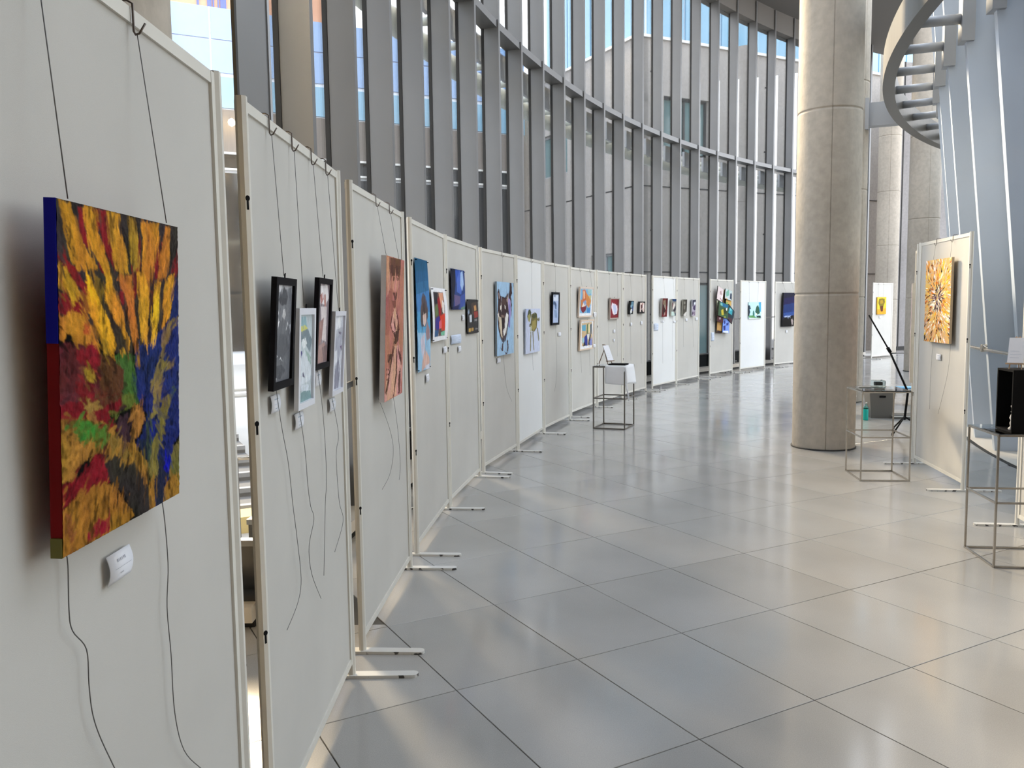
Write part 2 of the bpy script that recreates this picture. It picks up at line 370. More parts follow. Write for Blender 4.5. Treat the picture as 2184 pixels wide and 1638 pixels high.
# outside ring pipe with brackets
pr_=thing('ring_pipe','pale curved steel pipe running outside the glass behind the fins','pipe',(0,0,0))
mb=MB(); mb.tube([(*lp(LR+1.45,a),4.80) for a in np.linspace(6,54,49)],.135,14); mb.build('pipe',M['pipe'],pr_)
for d in angs:
    if d<8 or d>53.5: continue
    mb=MB(); mb.tube([(*lp(GR+.1,d),4.84),(*lp(LR+1.45,d),4.84)],.05,10); br=mb.build('bracket',M['pipe'],pr_)
    mb=MB(); radial_box(mb,lp,GR+.06,GR+.11,d,.36,4.64,4.96); mb.build('bracket_plate',M['plate'],br)

# ------------------------------------------------------------------ columns
def column(name,label,c,r,h,joints,seam,m,z0=0.0,collar=True):
    t=thing(name,label,'column',(c[0],c[1],z0))
    n=72; th=[2*math.pi*i/n for i in range(n)]; rad=[]
    dv=[]
    for s in seam:
        for e in (-.03,-.012,-.008,.008,.012,.03): th.append((R_(s)+e)%(2*math.pi))
    th=sorted(th)
    def rr(a):
        for s in seam:
            d=abs((a-R_(s)+math.pi)%(2*math.pi)-math.pi)
            if d<.009: return r-.006
        return r
    zs=[0]
    for j in joints: zs+=[j-.022,j-.010,j-.0095,j+.0095,j+.010,j+.022]
    zs+=[h]
    vs=[];fs=[];k=len(th)
    for zi,z in enumerate(zs):
        gr=any(abs(z-j)<.0098 for j in joints)
        for a in th: q=rr(a)-(.006 if gr else 0); vs.append((q*math.cos(a),q*math.sin(a),z))
    for i in range(len(zs)-1):
        for j in range(k): fs.append((i*k+j,i*k+(j+1)%k,(i+1)*k+(j+1)%k,(i+1)*k+j))
    mb=MB(); mb.add(vs,fs,True); o=mb.build('shaft',m,t)
    if collar: mb=MB(); mb.lathe([(r+.012,0),(r+.014,.012),(r-.002,.014)],64); mb.build('floor_joint',M['gasket'],t)
    return t
column('concrete_column','large round concrete column standing on the tile floor, with a vertical seam',(3.406,9.06),.325,12,[1.66,3.56,5.46,7.36],[-106,60],M['concrete'])
colB=column('concrete_column','round concrete column half hidden behind the big one, carrying the ring beam',(5.27,13.33),.325,12,[1.65,3.3,4.93,6.6],[-60],M['concrete'])
column('concrete_column','warm lit concrete column between the far panel and the leaning fins',(9.27,18.93),.325,12,[1.65,3.4,5.2,7.0],[-100],M['concrete'])
column('concrete_column','grey concrete column outside, behind the sunflower panel',(11.66,26.07),.325,12,[1.65,3.3,4.93,6.6],[-110],M['concrete'])
column('concrete_column','slender pale concrete column standing outside the glass wall',(6.57,23.80),.325,8.6,[2.2,4.4],[],M['concrete2'])
column('concrete_column','shaded brown grey column behind the nearest display panel',(-1.606,3.222),.33,9.0,[1.65,3.56,5.46,7.36],[-60],M['concrete'])
# ------------------------------------------------------------------ far wall
fw=MB(); 
p0=Vector((12.25,27.3));p1=Vector((24,31)); e=(p1-p0).normalized(); nn=Vector((-e.y,e.x))
fw.prism([p0,p1,p1+nn*.3,p0+nn*.3],-.1,9.2)
wf=struct('wall_far','dark concrete wall at the far end of the hall',fw.mesh('wall_far',M['wallc']))
mb=MB(); q0=p0+e*.45; mb.prism([q0-nn*.02,q0+e*.03-nn*.02,q0+e*.03,q0],0,9.2); mb.build('joint_strip',M['gasket'],wf)
mb=MB(); mb.prism([p0-nn*.03,p1-nn*.03,p1,p0],0,.12); mb.build('skirting',M['gasket'],wf)

# ------------------------------------------------------------------ right leaning glass drum
wr_=struct('wall_right','leaning drum of tinted glass and grey fins, blue light put into their colour')
LEAN=-.097; RF=13.06; RD=.27
rangs=[11.7+4.0*k for k in range(-9,17)]
HT=6.7
for d in rangs:
    # lean: radius grows with height (towards the room)
    mb=MB(); radial_box(mb,rpnt,RF,RF-RD,d,.075,.0,HT,lean=-LEAN); fn=mb.build('fin',M['conefin'],wr_)
    mb=MB(); radial_box(mb,rpnt,RF-RD+.002,RF-RD-.05,d,.10,.0,HT,lean=-LEAN); mb.build('outer_frame',M['gasket'],fn)
def leanpane(mb,a,b,r,z0,z1,th=.01):
    P=[]
    for z in (z0,z1):
        q=r-LEAN*z; P+=[(*rpnt(q,a),z),(*rpnt(q,b),z),(*rpnt(q-th,b),z),(*rpnt(q-th,a),z)]
    mb.add(P,[(3,2,1,0),(4,5,6,7),(0,1,5,4),(1,2,6,5),(2,3,7,6),(3,0,4,7)])
for k in range(len(rangs)-1):
    a,b=rangs[k],rangs[k+1]
    for z0,z1 in ((.06,2.9),(2.93,HT)):
        mb=MB(); leanpane(mb,a+.15,b-.15,RF-RD-.03,z0,z1); mb.build('pane',M['cglass'],wr_)
mb=MB(); arc_box(mb,rpnt,12.4,13.13,rangs[0]-4,rangs[-1],-.02,.004,48); mb.build('plinth',M['sill'],wr_)
mb=MB(); arc_box(mb,rpnt,13.13,13.175,rangs[0]-4,rangs[-1],-.03,.001,48); mb.build('floor_slot',M['gasket'],wr_)
# ring beam with struts
RR=14.05; RZ=4.42
rb=thing('ring_beam','curved grey steel ring beam held in front of the leaning fins','beam',(0,0,0))
mb=MB(); arc_box(mb,rpnt,RR-.09,RR+.05,-2,64,RZ-.17,RZ+.17,80); mb.build('ring',M['ring'],rb)
mb=MB()
for d in rangs:
    if -2<d<60:
        rin=RF-LEAN*RZ
        mb=MB(); mb.tube([(*rpnt(rin-.02,d),RZ),(*rpnt(RR-.08,d),RZ)],.052,12); sb=mb.build('strut',M['plate'],rb)
        mb=MB(); radial_box(mb,rpnt,rin+.03,rin-.09,d,.17,RZ-.24,RZ+.24,0.); mb.build('fin_clamp',M['plate'],sb)
bs=MB(); u0=Vector((5.53,13.2));u1=Vector((6.05,12.98)); e=(u1-u0).normalized(); nn=Vector((-e.y,e.x))
bs.prism([u0-nn*.09,u1-nn*.09,u1+nn*.09,u0+nn*.09],RZ-.16,RZ+.19); bs.build('support_arm',M['plate'],rb)
bs=MB(); bs.prism([u0-nn*.17-e*.03,u0-nn*.17+e*.03,u0+nn*.17+e*.03,u0+nn*.17-e*.03],RZ-.22,RZ+.25); bs.build('wall_plate',M['plate'],rb)
# handrail
hr=thing('handrail','thin steel handrail tube fixed along the leaning fins','handrail',(0,0,0))
rh=RF-LEAN*1.06+.03
mb=MB(); mb.tube([(*rpnt(rh,a),1.06) for a in np.linspace(-20,44,65)],.018,10); mb.build('rail',M['steel'],hr)
for d in rangs:
    if -20<d<44:
        mb=MB(); p=rpnt(rh-.03,d); q=rpnt(rh+.025,d); mb.tube([(*p,1.075),(*q,1.075)],.04,14); mb.build('rail_clamp',M['steel'],hr)

# ------------------------------------------------------------------ outside buildings
E1=Vector((.891,.454)); E2=Vector((-.454,.891))
FA=Vector((-8.943,26.0))
def fbox(mb,o,t0,t1,d0,d1,z0,z1):
    P=[o+E1*t0+E2*d0,o+E1*t1+E2*d0,o+E1*t1+E2*d1,o+E1*t0+E2*d1]; mb.prism([(p.x,p.y) for p in P],z0,z1)
gb=thing('glass_building','office block, sky blue reflection put into its glass panels, above a dark lobby','building',(FA.x,FA.y,0))
O0=Vector((0,0))
mb=MB(); fbox(mb,O0,-14,10.6,.12,8,-.3,10.72); mb.build('body',M['cladframe'],gb)
rows=[(7.76,8.68,'cladgreen'),(8.80,9.74,'cladblue'),(9.78,10.70,'cladblue')]
for z0,z1,mm in rows:
    for k in range(-6,5):
        mb=MB(); fbox(mb,O0,k*2.15+.03,k*2.15+2.12,.06,.14,z0,z1); mb.build('facade_panel',M[mm],gb)
mb=MB(); fbox(mb,O0,-14,3.9,.4,6,10.72,12.2); mb.build('orange_band',M['orange'],gb)
for k,(a,b2,z) in enumerate(((.0,.12,11.0),(.16,.2,10.85),(.3,.34,10.9),(.38,.55,11.05),(-.3,-.24,10.9))):
    mb=MB(); fbox(mb,O0,a,b2,.36,.41,10.8,z+.35); mb.build('sign_stroke',M['bluesign'],gb)
mb=MB(); fbox(mb,O0,-14,10.6,.02,.2,6.42,7.70); mb.build('louver_band',M['brownband'],gb)
for z in (5.88,6.36): mb=MB(); fbox(mb,O0,-14,10.6,-.05,.15,z,z+.06); mb.build('white_ledge',M['whitemetal'],gb)
for k in range(-5,4): mb=MB(); fbox(mb,O0,k*2.6+.05,k*2.6+2.55,.05,.12,.3,5.8); mb.build('lobby_pane',M['darkglass'],gb)
mb=MB(); fbox(mb,O0,-14,10.6,.06,.13,5.95,6.36); mb.build('dark_gap',M['darkglass'],gb)
for (t_,z_) in ((.45,7.25),(2.2,7.25)):
    mb=MB(); p=E1*t_-E2*.35; mb.lathe([(.01,z_-.12),(.09,z_-.07),(.11,z_),(.09,z_+.07),(.01,z_+.12)],12,(p.x,p.y)); lm=mb.build('globe_lamp',M['lamp'],gb)
    mb=MB(); q=E1*t_+E2*.05; mb.tube([(p.x,p.y,z_+.1),(q.x,q.y,z_+.16)],.02,6); mb.build('lamp_arm',M['darkmetal'],lm)
# steps outside
so=Vector((-2.25,6.55))
st=thing('outside_steps','shallow grey outdoor steps with pale nosings and yellow tactile strip','steps',(so.x,so.y,-.12))
for k in range(9):
    mb=MB(); fbox(mb,O0,-5,.35,k*.36,k*.36+(.36 if k<8 else 3.),.0,.12+.065*k); sk=mb.build('step',M['step'],st)
    mb=MB(); fbox(mb,O0,-5,.35,k*.36-.004,k*.36+.07,.085+.065*k,.124+.065*k); mb.build('nosing',M['nosing'],sk)
mb=MB(); fbox(mb,O0,-5,.35,-.40,-.12,.0,.125); mb.build('tactile_strip',M['yellow'],st)
# low barrier rail
bro=Vector((-3.0,9.75))
br=thing('barrier_rail','low white double barrier rail above the outdoor steps','railing',(bro.x,bro.y,.522))
for z in (.06,.13):
    a=E1*-4;b=E1*1.2; mb=MB(); mb.tube([(a.x,a.y,z),(b.x,b.y,z)],.025,8); mb.build('rail_bar',M['whitemetal'],br)
for t_ in (-3.8,-2.2,-.6,1.0):
    p=E1*t_; mb=MB(); mb.tube([(p.x,p.y,.0),(p.x,p.y,.13)],.02,8); mb.build('rail_post',M['darkmetal'],br)
# lobby furniture rail (thin handrail by the steps)
hp=thing('step_handrail','thin dark handrail beside the outdoor steps','handrail',(-1.95,6.0,-.12))
mb=MB(); mb.tube([(-.6,.35,.78),(-.05,-.05,.62),(.05,0,.62)],.014,8); mb.build('grip',M['steel'],hp)
mb=MB(); mb.tube([(-.05,-.05,0),(-.05,-.05,.62)],.016,8); mb.build('post',M['darkmetal'],hp)
mb=MB(); mb.tube([(-.55,.31,0),(-.55,.31,.76)],.016,8); mb.build('post',M['darkmetal'],hp)
# concrete building
CA=Vector((3.80,25.0))
cb=thing('concrete_building','bare concrete block with a parapet and tall windows beyond the glass','building',(CA.x,CA.y,0))
def wall_with_holes(axis_o,ea_,en_,L,H,holes,name,z0=-.3,th=.35):
    # wall made of strips around rectangular holes, as one mesh
    mb=MB(); xs=sorted(set([0,L]+[h[0] for h in holes]+[h[1] for h in holes])); zs=sorted(set([z0,H]+[h[2] for h in holes]+[h[3] for h in holes]))
    for i in range(len(xs)-1):
        for j in range(len(zs)-1):
            cxx=(xs[i]+xs[i+1])/2; cz=(zs[j]+zs[j+1])/2
            if any(h[0]<cxx<h[1] and h[2]<cz<h[3] for h in holes): continue
            P=[axis_o+ea_*xs[i],axis_o+ea_*xs[i+1],axis_o+ea_*xs[i+1]+en_*th,axis_o+ea_*xs[i]+en_*th]
            mb.prism([(p.x,p.y) for p in P],zs[j],zs[j+1])
    return mb
E0=Vector((0,0))
hR=[(.92,2.62,6.05,7.76),(.6,2.9,-.3,2.25)]
mb=wall_with_holes(E0,E1,E2,14,9.35,hR,'wall'); mb.build('front_wall',M['concrete2'],cb)
hL=[(4.05,5.9,6.05,7.5),(1.2,2.6,1.0,3.2)]
mb=wall_with_holes(E0,E2,E1,8,9.35,hL,'wall'); mb.build('side_wall',M['concrete2'],cb)
mb=MB(); fbox(mb,E0,-.06,14,-.06,.5,9.35,9.43); fbox(mb,E0,-.06,.5,.5,8,9.35,9.43); mb.build('parapet_cap',M['whitemetal'],cb)
for z in (2.55,5.08):
    mb=MB(); fbox(mb,E0,0,14,-.012,.0,z,z+.035); fbox(mb,E0,-.012,0,0,8,z,z+.035); mb.build('pour_joint',M['gasket'],cb)
for h in hR+hL:
    isR=h in hR; a,n=(E1,E2) if isR else (E2,E1)
    mb=MB()
    for (x0,x1,z0,z1) in ((h[0],h[0]+.07,h[2],h[3]),(h[1]-.07,h[1],h[2],h[3]),(h[0],h[1],h[2],h[2]+.07),(h[0],h[1],h[3]-.07,h[3]),((h[0]+h[1])/2-.03,(h[0]+h[1])/2+.03,h[2],h[3])):
        P=[a*x0+n*.12,a*x1+n*.12,a*x1+n*.2,a*x0+n*.2]; mb.prism([(p.x,p.y) for p in P],z0,z1)
    wnd=mb.build('window_frame',M['darkmetal'] if isR else M['plate'],cb)
    P=[a*h[0]+n*.17,a*h[1]+n*.17,a*h[1]+n*.19,a*h[0]+n*.19]; mb=MB(); mb.prism([(p.x,p.y) for p in P],h[2],h[3]); mb.build('pane',M['tealglass'],wnd)
mb=MB(); fbox(mb,E0,.9,14,.9,7,9.0,13.4); mb.build('upper_storey',M['cladframe'],cb)
for k in range(9):
    mb=MB(); fbox(mb,E0,.95+k*1.45,2.33+k*1.45,.85,.9,9.5,13.3); mb.build('upper_pane',M['cladgreen'],cb)
for k in range(4):
    mb=MB(); fbox(mb,E0,.85,.9,.95+k*1.5,2.38+k*1.5,9.5,13.3); mb.build('upper_pane',M['cladgreen'],cb)
for z in (1.3,3.8,6.4,8.4):
    for t_ in (.45,3.4,4.9,6.4):
        mb=MB(); p=E1*t_; q=p-E2*.004; mb.tube([(p.x,p.y,z),(q.x,q.y,z)],.03,8); mb.build('tie_hole',M['gasket'],cb)
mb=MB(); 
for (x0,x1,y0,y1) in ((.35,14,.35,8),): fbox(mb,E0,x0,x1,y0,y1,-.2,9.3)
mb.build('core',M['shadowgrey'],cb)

# ------------------------------------------------------------------ display panels
PANELS={"P1":[[-0.688,0.805],[-0.688,2.03]],"P2":[[-0.697,2.235],[-0.695,3.447]],"P3":[[-0.694,3.677],[-0.624,4.915]],"P4":[[-0.614,5.175],[-0.5,6.4]],"P5":[[-0.495,6.425],[-0.303,7.62]],"P6":[[-0.277,7.79],[0.05,8.99]],"P7":[[0.062,9.03],[0.383,10.22]],"P8":[[0.395,10.26],[0.795,11.43]],"P9":[[0.834,11.76],[1.3,12.91]],"P10":[[1.33,12.95],[1.87,14.08]],"P11":[[1.885,14.11],[2.45,15.2]],"P12":[[2.614,15.495],[3.262,16.53]],"P13":[[3.275,16.56],[3.954,17.6]],"P14":[[4.3,18.1],[5.06,19.1]],"P15":[[5.3,19.36],[6.17,20.3]],"P16":[[6.55,20.8],[7.5,21.63]],"PF":[[10.034,23.244],[10.95,24.05]],"R1":[[3.884,7.989],[3.708,6.776]],"R0":[[4.46,9.25],[3.95,8.16]],"R2":[[3.5,5.7],[3.3,4.5]]}
ARTS={
'tulip_painting':{"panel":"P1","s0":0.359,"s1":0.778,"z0":1.213,"z1":1.719,"lean":0.021904761904761913,"ops":["p 3b3532 -3,-3 508,-1 509,135 -10,139","p 3f342c 1,126 506,117 406,192 305,224 201,219 -1,163","p 8a2226 65,4 81,2 93,40 109,62 97,62 79,48","p 8a2226 118,2 168,2 175,34 201,66 200,95 181,76 153,56 151,41","p 8a2226 2,69 24,77 59,94 94,118 94,124 76,122 40,102 1,80","p 8a2226 303,44 316,43 309,81 285,137 273,137 277,93","p 8a2226 403,33 421,33 391,95 370,105 381,66","p 8a2226 499,44 506,73 479,94 464,84","p 8a2226 132,78 162,96 160,100 140,90","p d0902c 17,1 47,4 61,31 78,52 101,70 123,76 134,91 91,94 58,95 46,78 34,50 21,19","p d8952c 81,2 109,0 137,17 137,37 153,56 174,76 181,96 165,98 140,82 111,62 91,32","p cf942e 166,2 222,2 230,30 246,56 251,78 256,95 222,96 200,88 188,49 170,24","p b88a34 259,4 292,2 303,41 309,75 277,93 258,55 259,28","p cf8a2e 311,5 400,2 399,33 381,66 370,99 327,109 308,98 322,52","p cc842e 432,4 461,3 453,56 441,92 391,99 406,53","p 7a4a2a 342,11 352,15 355,35 345,36","p d09a2c 3,85 28,94 45,109 57,125 70,138 48,138 28,129 3,120 -4,109","p 8a6a2a 105,99 139,103 162,118 153,137 138,138 114,110","p a0562c 57,125 89,126 94,138 66,138","p f2b220 91,97 114,107 143,138 94,138 94,119","p e6a42a 168,90 181,88 197,103 199,120 218,137 158,137 164,121","p c87634 219,95 242,100 271,94 276,137 235,137 230,116 205,104","p e8aa2c 293,87 321,88 346,114 352,136 301,137 292,104","p efb42c 394,100 408,104 400,136 369,136 373,117","p e8aa2c 445,94 479,85 474,135 422,136 430,109","p 2a2c48 483,92 510,98 509,135 474,135","p 8a1c26 1,126 26,131 57,141 84,144 93,160 88,164 0,156","p 5a2428 -2,198 54,198 135,216 158,295 -6,279","p 5c3a24 135,221 229,231 235,303 132,293","p 23306a 286,212 344,212 378,196 406,187 451,168 478,118 514,117 510,331 277,307 279,234","p d09a2c 18,125 66,125 66,141 52,140 33,131","p a0602c 64,125 94,124 105,157 88,160 75,142","p eba62a 94,124 126,124 153,148 173,167 191,188 201,208 192,225 161,212 136,195 119,174 102,157","p f4ba22 99,124 126,124 138,142 112,148","p d8922c 161,123 210,122 231,155 239,183 262,206 253,221 241,201 216,183 184,158 158,139","p d07c34 235,122 280,121 285,160 293,195 299,216 286,225 268,200 257,177 243,149","p e0a030 295,121 353,120 345,155 338,186 344,209 327,213 308,201 309,169 304,143","p eeb62c 370,120 404,119 397,155 378,191 368,203 365,185 369,155","p dc982c 422,119 474,118 451,166 425,178 410,187 418,149","p 8a2428 213,122 238,122 235,144 223,139","p 8a2428 280,121 298,121 289,129","p 6a3424 350,120 370,120 366,153 345,155","p cf8a30 6,161 38,153 60,154 93,164 121,182 135,206 145,222 130,216 108,201 81,203 54,196 35,184 20,171 24,187 15,197 3,183","p b8502c 73,171 97,170 106,188 82,188","p 8a1e28 54,210 86,203 108,200 130,214 145,223 134,239 116,238 95,232 66,231 49,221","p a8862c 71,234 90,236 121,241 131,245 118,254 125,261 98,258 75,254 68,242","p 9a7428 151,191 174,207 182,224 155,221 143,206","p 4a7232 193,224 224,218 256,222 280,228 275,262 287,284 296,309 221,302 227,276 231,248 200,235","p c8922e 212,215 232,213 241,223 223,227","p 9a6e2c 283,225 301,227 304,248 282,246","p 7e2026 52,249 108,261 120,271 83,278 51,271","p 8a7440 477,168 509,162 509,175 466,188 442,210 409,223 402,216 417,195 443,176","p 8a7644 391,245 420,243 472,247 472,255 430,262 416,261 401,281 408,293 389,319 351,315 352,290 363,269","p 4c5c40 471,299 507,292 463,311 448,325 422,322 441,309","p 7e1c24 -5,266 221,286 224,303 212,313 170,317 219,346 205,349 146,322 -7,302","p 5a2a30 -5,266 60,272 37,281 -6,284","p 5a3c26 115,277 218,286 213,293 147,300 114,297","p 96783a 51,278 88,280 114,290 139,300 106,305 111,309 82,301 73,288","p 66722e 218,286 290,293 280,305 262,313 220,316 197,326 170,315 220,312","p 1e2a6a 284,292 511,313 509,387 469,400 437,472 399,508 364,501 365,453 380,418 332,411 281,375 320,355 334,332 302,308","p 3e2a30 212,322 255,322 270,339 254,353 279,368 269,371 233,365 208,349 200,333","p b07838 268,307 296,310 318,323 324,341 311,350 288,369 254,358 270,345 258,321","p 1e2638 288,371 337,369 335,412 312,407","p 232838 380,419 416,417 438,453 407,484 374,503 365,453","p 0a0e9a 450,415 453,430 430,449 412,436","p 1a2484 347,351 382,348 367,369 353,371","p 8a7a40 362,299 404,303 389,336 347,345 337,341 361,323","p 7e7038 415,304 471,309 440,332 425,355 409,385 391,398 380,412 372,441 364,501 333,494 345,443 335,417 353,389 396,352","p 50603c 327,346 340,349 360,384 346,412 335,412","p a87832 -3,303 36,304 77,310 113,314 159,328 199,348 233,365 275,373 297,392 332,415 334,458 305,433 277,410 232,404 184,381 116,368 65,375 50,392 12,393 -7,399","p 8c7034 166,350 205,351 236,369 262,393 229,395 182,375","p 52782e 7,320 18,310 58,309 91,314 118,322 154,330 177,346 161,356 142,364 116,366 112,349 80,351 66,349 57,333","p 3f8a34 61,314 96,315 113,324 117,344 81,343 66,342","p 861c24 114,369 144,374 164,410 166,422 127,412 97,412 63,419 24,429 -8,422 -7,400 46,393 93,383","p 35302a 137,371 198,384 235,405 277,408 305,433 334,459 333,494 245,476 239,456 202,437 172,422","p 77703a 509,396 508,464 449,458 438,459 461,415 477,403","p a0702e 472,458 508,464 508,512 410,506 411,478 437,463","p a8742a -3,433 76,414 135,413 193,434 236,466 271,496 197,501 -6,502","p 861c24 -1,397 57,391 93,386 156,397 170,420 135,413 92,412 55,417 26,422 -3,431","p 33302a 193,431 236,452 249,476 278,500 334,503 336,460 304,430 206,413","p a8782e 336,460 366,433 368,501 335,502","p 23263c 365,449 416,467 407,501 372,502","p 8c1a2c 125,470 147,478 167,490 161,496 116,496 78,498 86,481 105,479","p 945a2e 8,436 27,445 38,486 21,485"],"kind":"canvas","t":0.018,"nx":250,"ny":400,"streak":1,"rough":0.5,"side":"5a0a10","relief":0.0009,"warp":0.004,"mix":0.22,"off":0.026},
'hat_drawing':{"panel":"P2","s0":0.08,"s1":0.293,"z0":1.336,"z1":1.655,"lean":0.022777036048064078,"ops":["p b8bac2 -27,-4 533,-14 655,544 -20,509","p e8eaf0 0,0 189,-1 140,34 7,40","p 7c7e84 34,45 507,6 531,117 490,205 203,221 62,201","p 56585e 166,25 246,10 307,28 371,60 322,103 180,99 93,76","p 47494f 67,76 145,62 344,70 321,98 181,108","p c8c8ca 227,127 297,122 318,155 279,179 206,164","p 6e7076 113,182 367,184 500,254 517,405 492,505 5,500 59,341","p 606268 152,249 353,262 456,333 235,395 64,370","p eceef2 44,99 106,145 32,182 78,141","p eceef2 35,200 140,183 68,238","p e6e8ec 345,223 382,189 400,204 335,242","p d8dade 163,387 203,372 265,400 205,384","p e8eaee 18,496 52,460 108,467 86,497","p d8dade 61,351 118,367 66,379","p 54565c 45,416 239,414 361,449 196,490 55,474"],"kind":"frame","t":0.016,"fw":0.021,"fcol":"17161a","nx":60,"ny":150,"rough":0.25,"soft":0.02,"mix":0.1,"off":0.016},
'pastel_drawing':{"panel":"P2","s0":0.341,"s1":0.557,"z0":1.248,"z1":1.567,"lean":0.01535279805352799,"ops":["p c6d2d8 -43,-3 519,-3 531,505 -23,501","p 98bcc6 51,13 260,11 301,72 58,90","p d6d470 39,69 229,60 339,83 232,97 58,95","p 7f8f98 -8,104 339,83 496,150 427,225 275,177 63,151","p eef4f6 114,142 253,134 311,168 206,197 117,178","p 4e4a86 2,211 137,205 175,248 74,275 5,252","p e0e8f0 7,272 241,198 509,283 443,389 85,400 -2,364","p 6c6c84 99,359 182,327 257,368 167,353","p 9fb8b0 241,198 468,253 473,303 357,266","p dfe8f2 85,400 408,409 375,456 158,447","p 86a4a6 6,457 193,438 468,451 500,497 0,500"],"kind":"frame","t":0.014,"fw":0.02,"fcol":"e4e6ee","nx":50,"ny":140,"rough":0.25,"soft":0.02,"mix":0.1,"off":0.018},
'pale_hair_drawing':{"panel":"P2","s0":0.59,"s1":0.806,"z0":1.356,"z1":1.671,"lean":0.02243660418963614,"ops":["p 8e8288 -102,-4 572,-12 659,530 -62,507","p f0eaec 107,15 401,7 472,91 352,132 93,120","p b07068 81,76 201,53 256,98 138,132","p c09088 248,70 332,63 378,143 319,166","p e2d6d6 141,143 400,143 424,368 242,353","p a47e78 24,256 289,212 239,341 44,420","p b4928c -4,395 379,368 507,494 21,498","p 8a7474 255,401 475,388 498,494 326,495"],"kind":"frame","t":0.016,"fw":0.019,"fcol":"18161a","nx":44,"ny":130,"rough":0.25,"soft":0.02,"mix":0.1,"off":0.016},
'grey_figure_drawing':{"panel":"P2","s0":0.83,"s1":1.031,"z0":1.242,"z1":1.556,"lean":0.0222574055158325,"ops":["p d4d8e2 -171,-3 559,-3 567,512 -47,502","p b9bcc8 22,69 471,83 530,159 227,244 29,179","p eceff6 36,21 383,9 350,83 118,94","p aeb0c0 79,155 424,120 461,222 310,309 61,280","p 6a6478 240,107 422,114 398,133 274,119","p 8a8a9c 146,358 301,283 420,363 373,493 130,494","p e6e9f2 49,242 223,231 249,308 56,356","p 5c3c66 385,214 454,202 458,247"],"kind":"frame","t":0.014,"fw":0.017,"fcol":"dadbe4","nx":40,"ny":120,"rough":0.25,"soft":0.02,"mix":0.1,"off":0.018},
'copper_painting':{"panel":"P3","s0":0.367,"s1":0.834,"z0":1.108,"z1":1.819,"lean":0.029601941747572805,"ops":["p bb7c68 -19,-2 515,0 533,511 -25,502","p a8685a -10,105 166,110 203,205 80,271 5,269","p d39680 5,4 128,2 114,104 18,144","p 6e4a3a 78,4 398,0 391,52 352,77 294,61 149,70 112,84 69,33","p 5a3a30 106,29 373,25 362,49 266,58 135,64","p c98c78 148,67 336,63 355,101 274,119 166,113","p 704838 174,70 227,66 228,79 176,83","p 704838 267,68 328,67 329,77 269,82","p 6a4538 180,123 301,119 291,146 237,152","p 8a5846 144,150 278,153 281,178 200,177","p dba692 240,177 341,206 374,242 292,265 183,266 127,231 176,197","p 6a4034 232,177 151,211 115,237 183,266 251,264 168,252 148,235 190,204","p 6a4034 268,184 356,213 391,260 320,262 329,227","p 6a4034 203,201 247,233 291,255 263,258 211,229","p 53332a 210,267 375,253 358,296 297,308 215,305 253,286","p 53332a 73,337 191,340 180,353 102,367 69,366","p d9a490 229,313 384,315 487,412 439,496 0,500 44,423 167,360","p 5c382c 202,312 257,317 157,387 110,445 49,479 22,467 94,419","p 5c382c 284,315 331,349 326,422 250,498 223,499 296,413","p 5c382c 341,317 448,354 460,392 390,362","p 5c382c 440,402 376,432 364,495 423,495","p 6a4034 40,385 104,388 105,395 41,392","p 6a4034 42,402 106,406 107,412 42,410","p 6a4034 43,420 108,423 108,430 44,427","p 6a4034 397,411 442,413 437,419 383,417","p 6a4034 399,426 444,428 439,434 385,432","p 6a4034 401,441 446,444 441,449 387,447"],"kind":"canvas","t":0.025,"nx":84,"ny":260,"rough":0.5,"side":"cfc8c8","relief":0.0005,"warp":0.003,"mix":0.14,"off":0.025},
'blue_girl_poster':{"panel":"P4","s0":0.066,"s1":0.472,"z0":1.158,"z1":1.878,"lean":0.0,"ops":["p 2f6e9c -6,-1 536,-2 488,503 -1,502","p 1d5a80 -6,-1 518,-2 507,43 -10,61","p 245f8c -10,61 507,43 506,89 -10,111","p 4a86c4 -11,161 520,135 521,237 -2,234","p 56a4d2 -2,234 521,237 520,335 19,325","p 9cc6e4 19,325 520,335 499,503 0,500","p 5a4a48 253,150 369,166 428,213 416,260 315,303 177,301 135,269 175,190","p 463a3a 202,212 293,190 333,236 281,298 178,297","p e2c8be 225,251 350,240 358,276 298,302 231,290","p a08488 376,276 475,317 477,359 370,368 326,331","p cdc6d4 126,358 290,330 292,391 207,441 149,399","p dcb4a6 289,403 445,441 495,473 340,488 155,501 225,442","p d8dcea 304,482 456,476 497,497 355,501"],"kind":"sheet","t":0.002,"nx":50,"ny":180,"rough":0.4,"soft":0.015,"mix":0.06,"curl":0.012},
'white_bordered_print':{"panel":"P4","s0":0.575,"s1":1.147,"z0":1.328,"z1":1.706,"lean":0.0,"ops":["p f2f2f6 -18,-7 526,-1 532,526 -23,501","p 5a4a44 68,40 404,39 411,456 67,455","p 2a2830 74,43 202,44 180,143 92,159","p e0a080 246,47 397,43 375,149 280,206","p f0e4dc 332,109 398,140 384,256 324,223","p a01c24 182,111 258,78 296,190 273,304 211,320 206,190","p 6a7a4a 91,175 179,150 186,254 97,270","p 3a2a8a 96,286 230,263 252,379 160,401 89,366","p e04028 245,263 401,239 407,408 297,405","p e86a78 211,320 289,296 298,380 221,386","p 2a5a8a 73,390 205,402 186,456 68,454","p 7ac0a0 280,421 413,408 411,453 294,451"],"kind":"sheet","t":0.002,"nx":50,"ny":110,"rough":0.4,"soft":0.01,"mix":0.06,"curl":0.02},
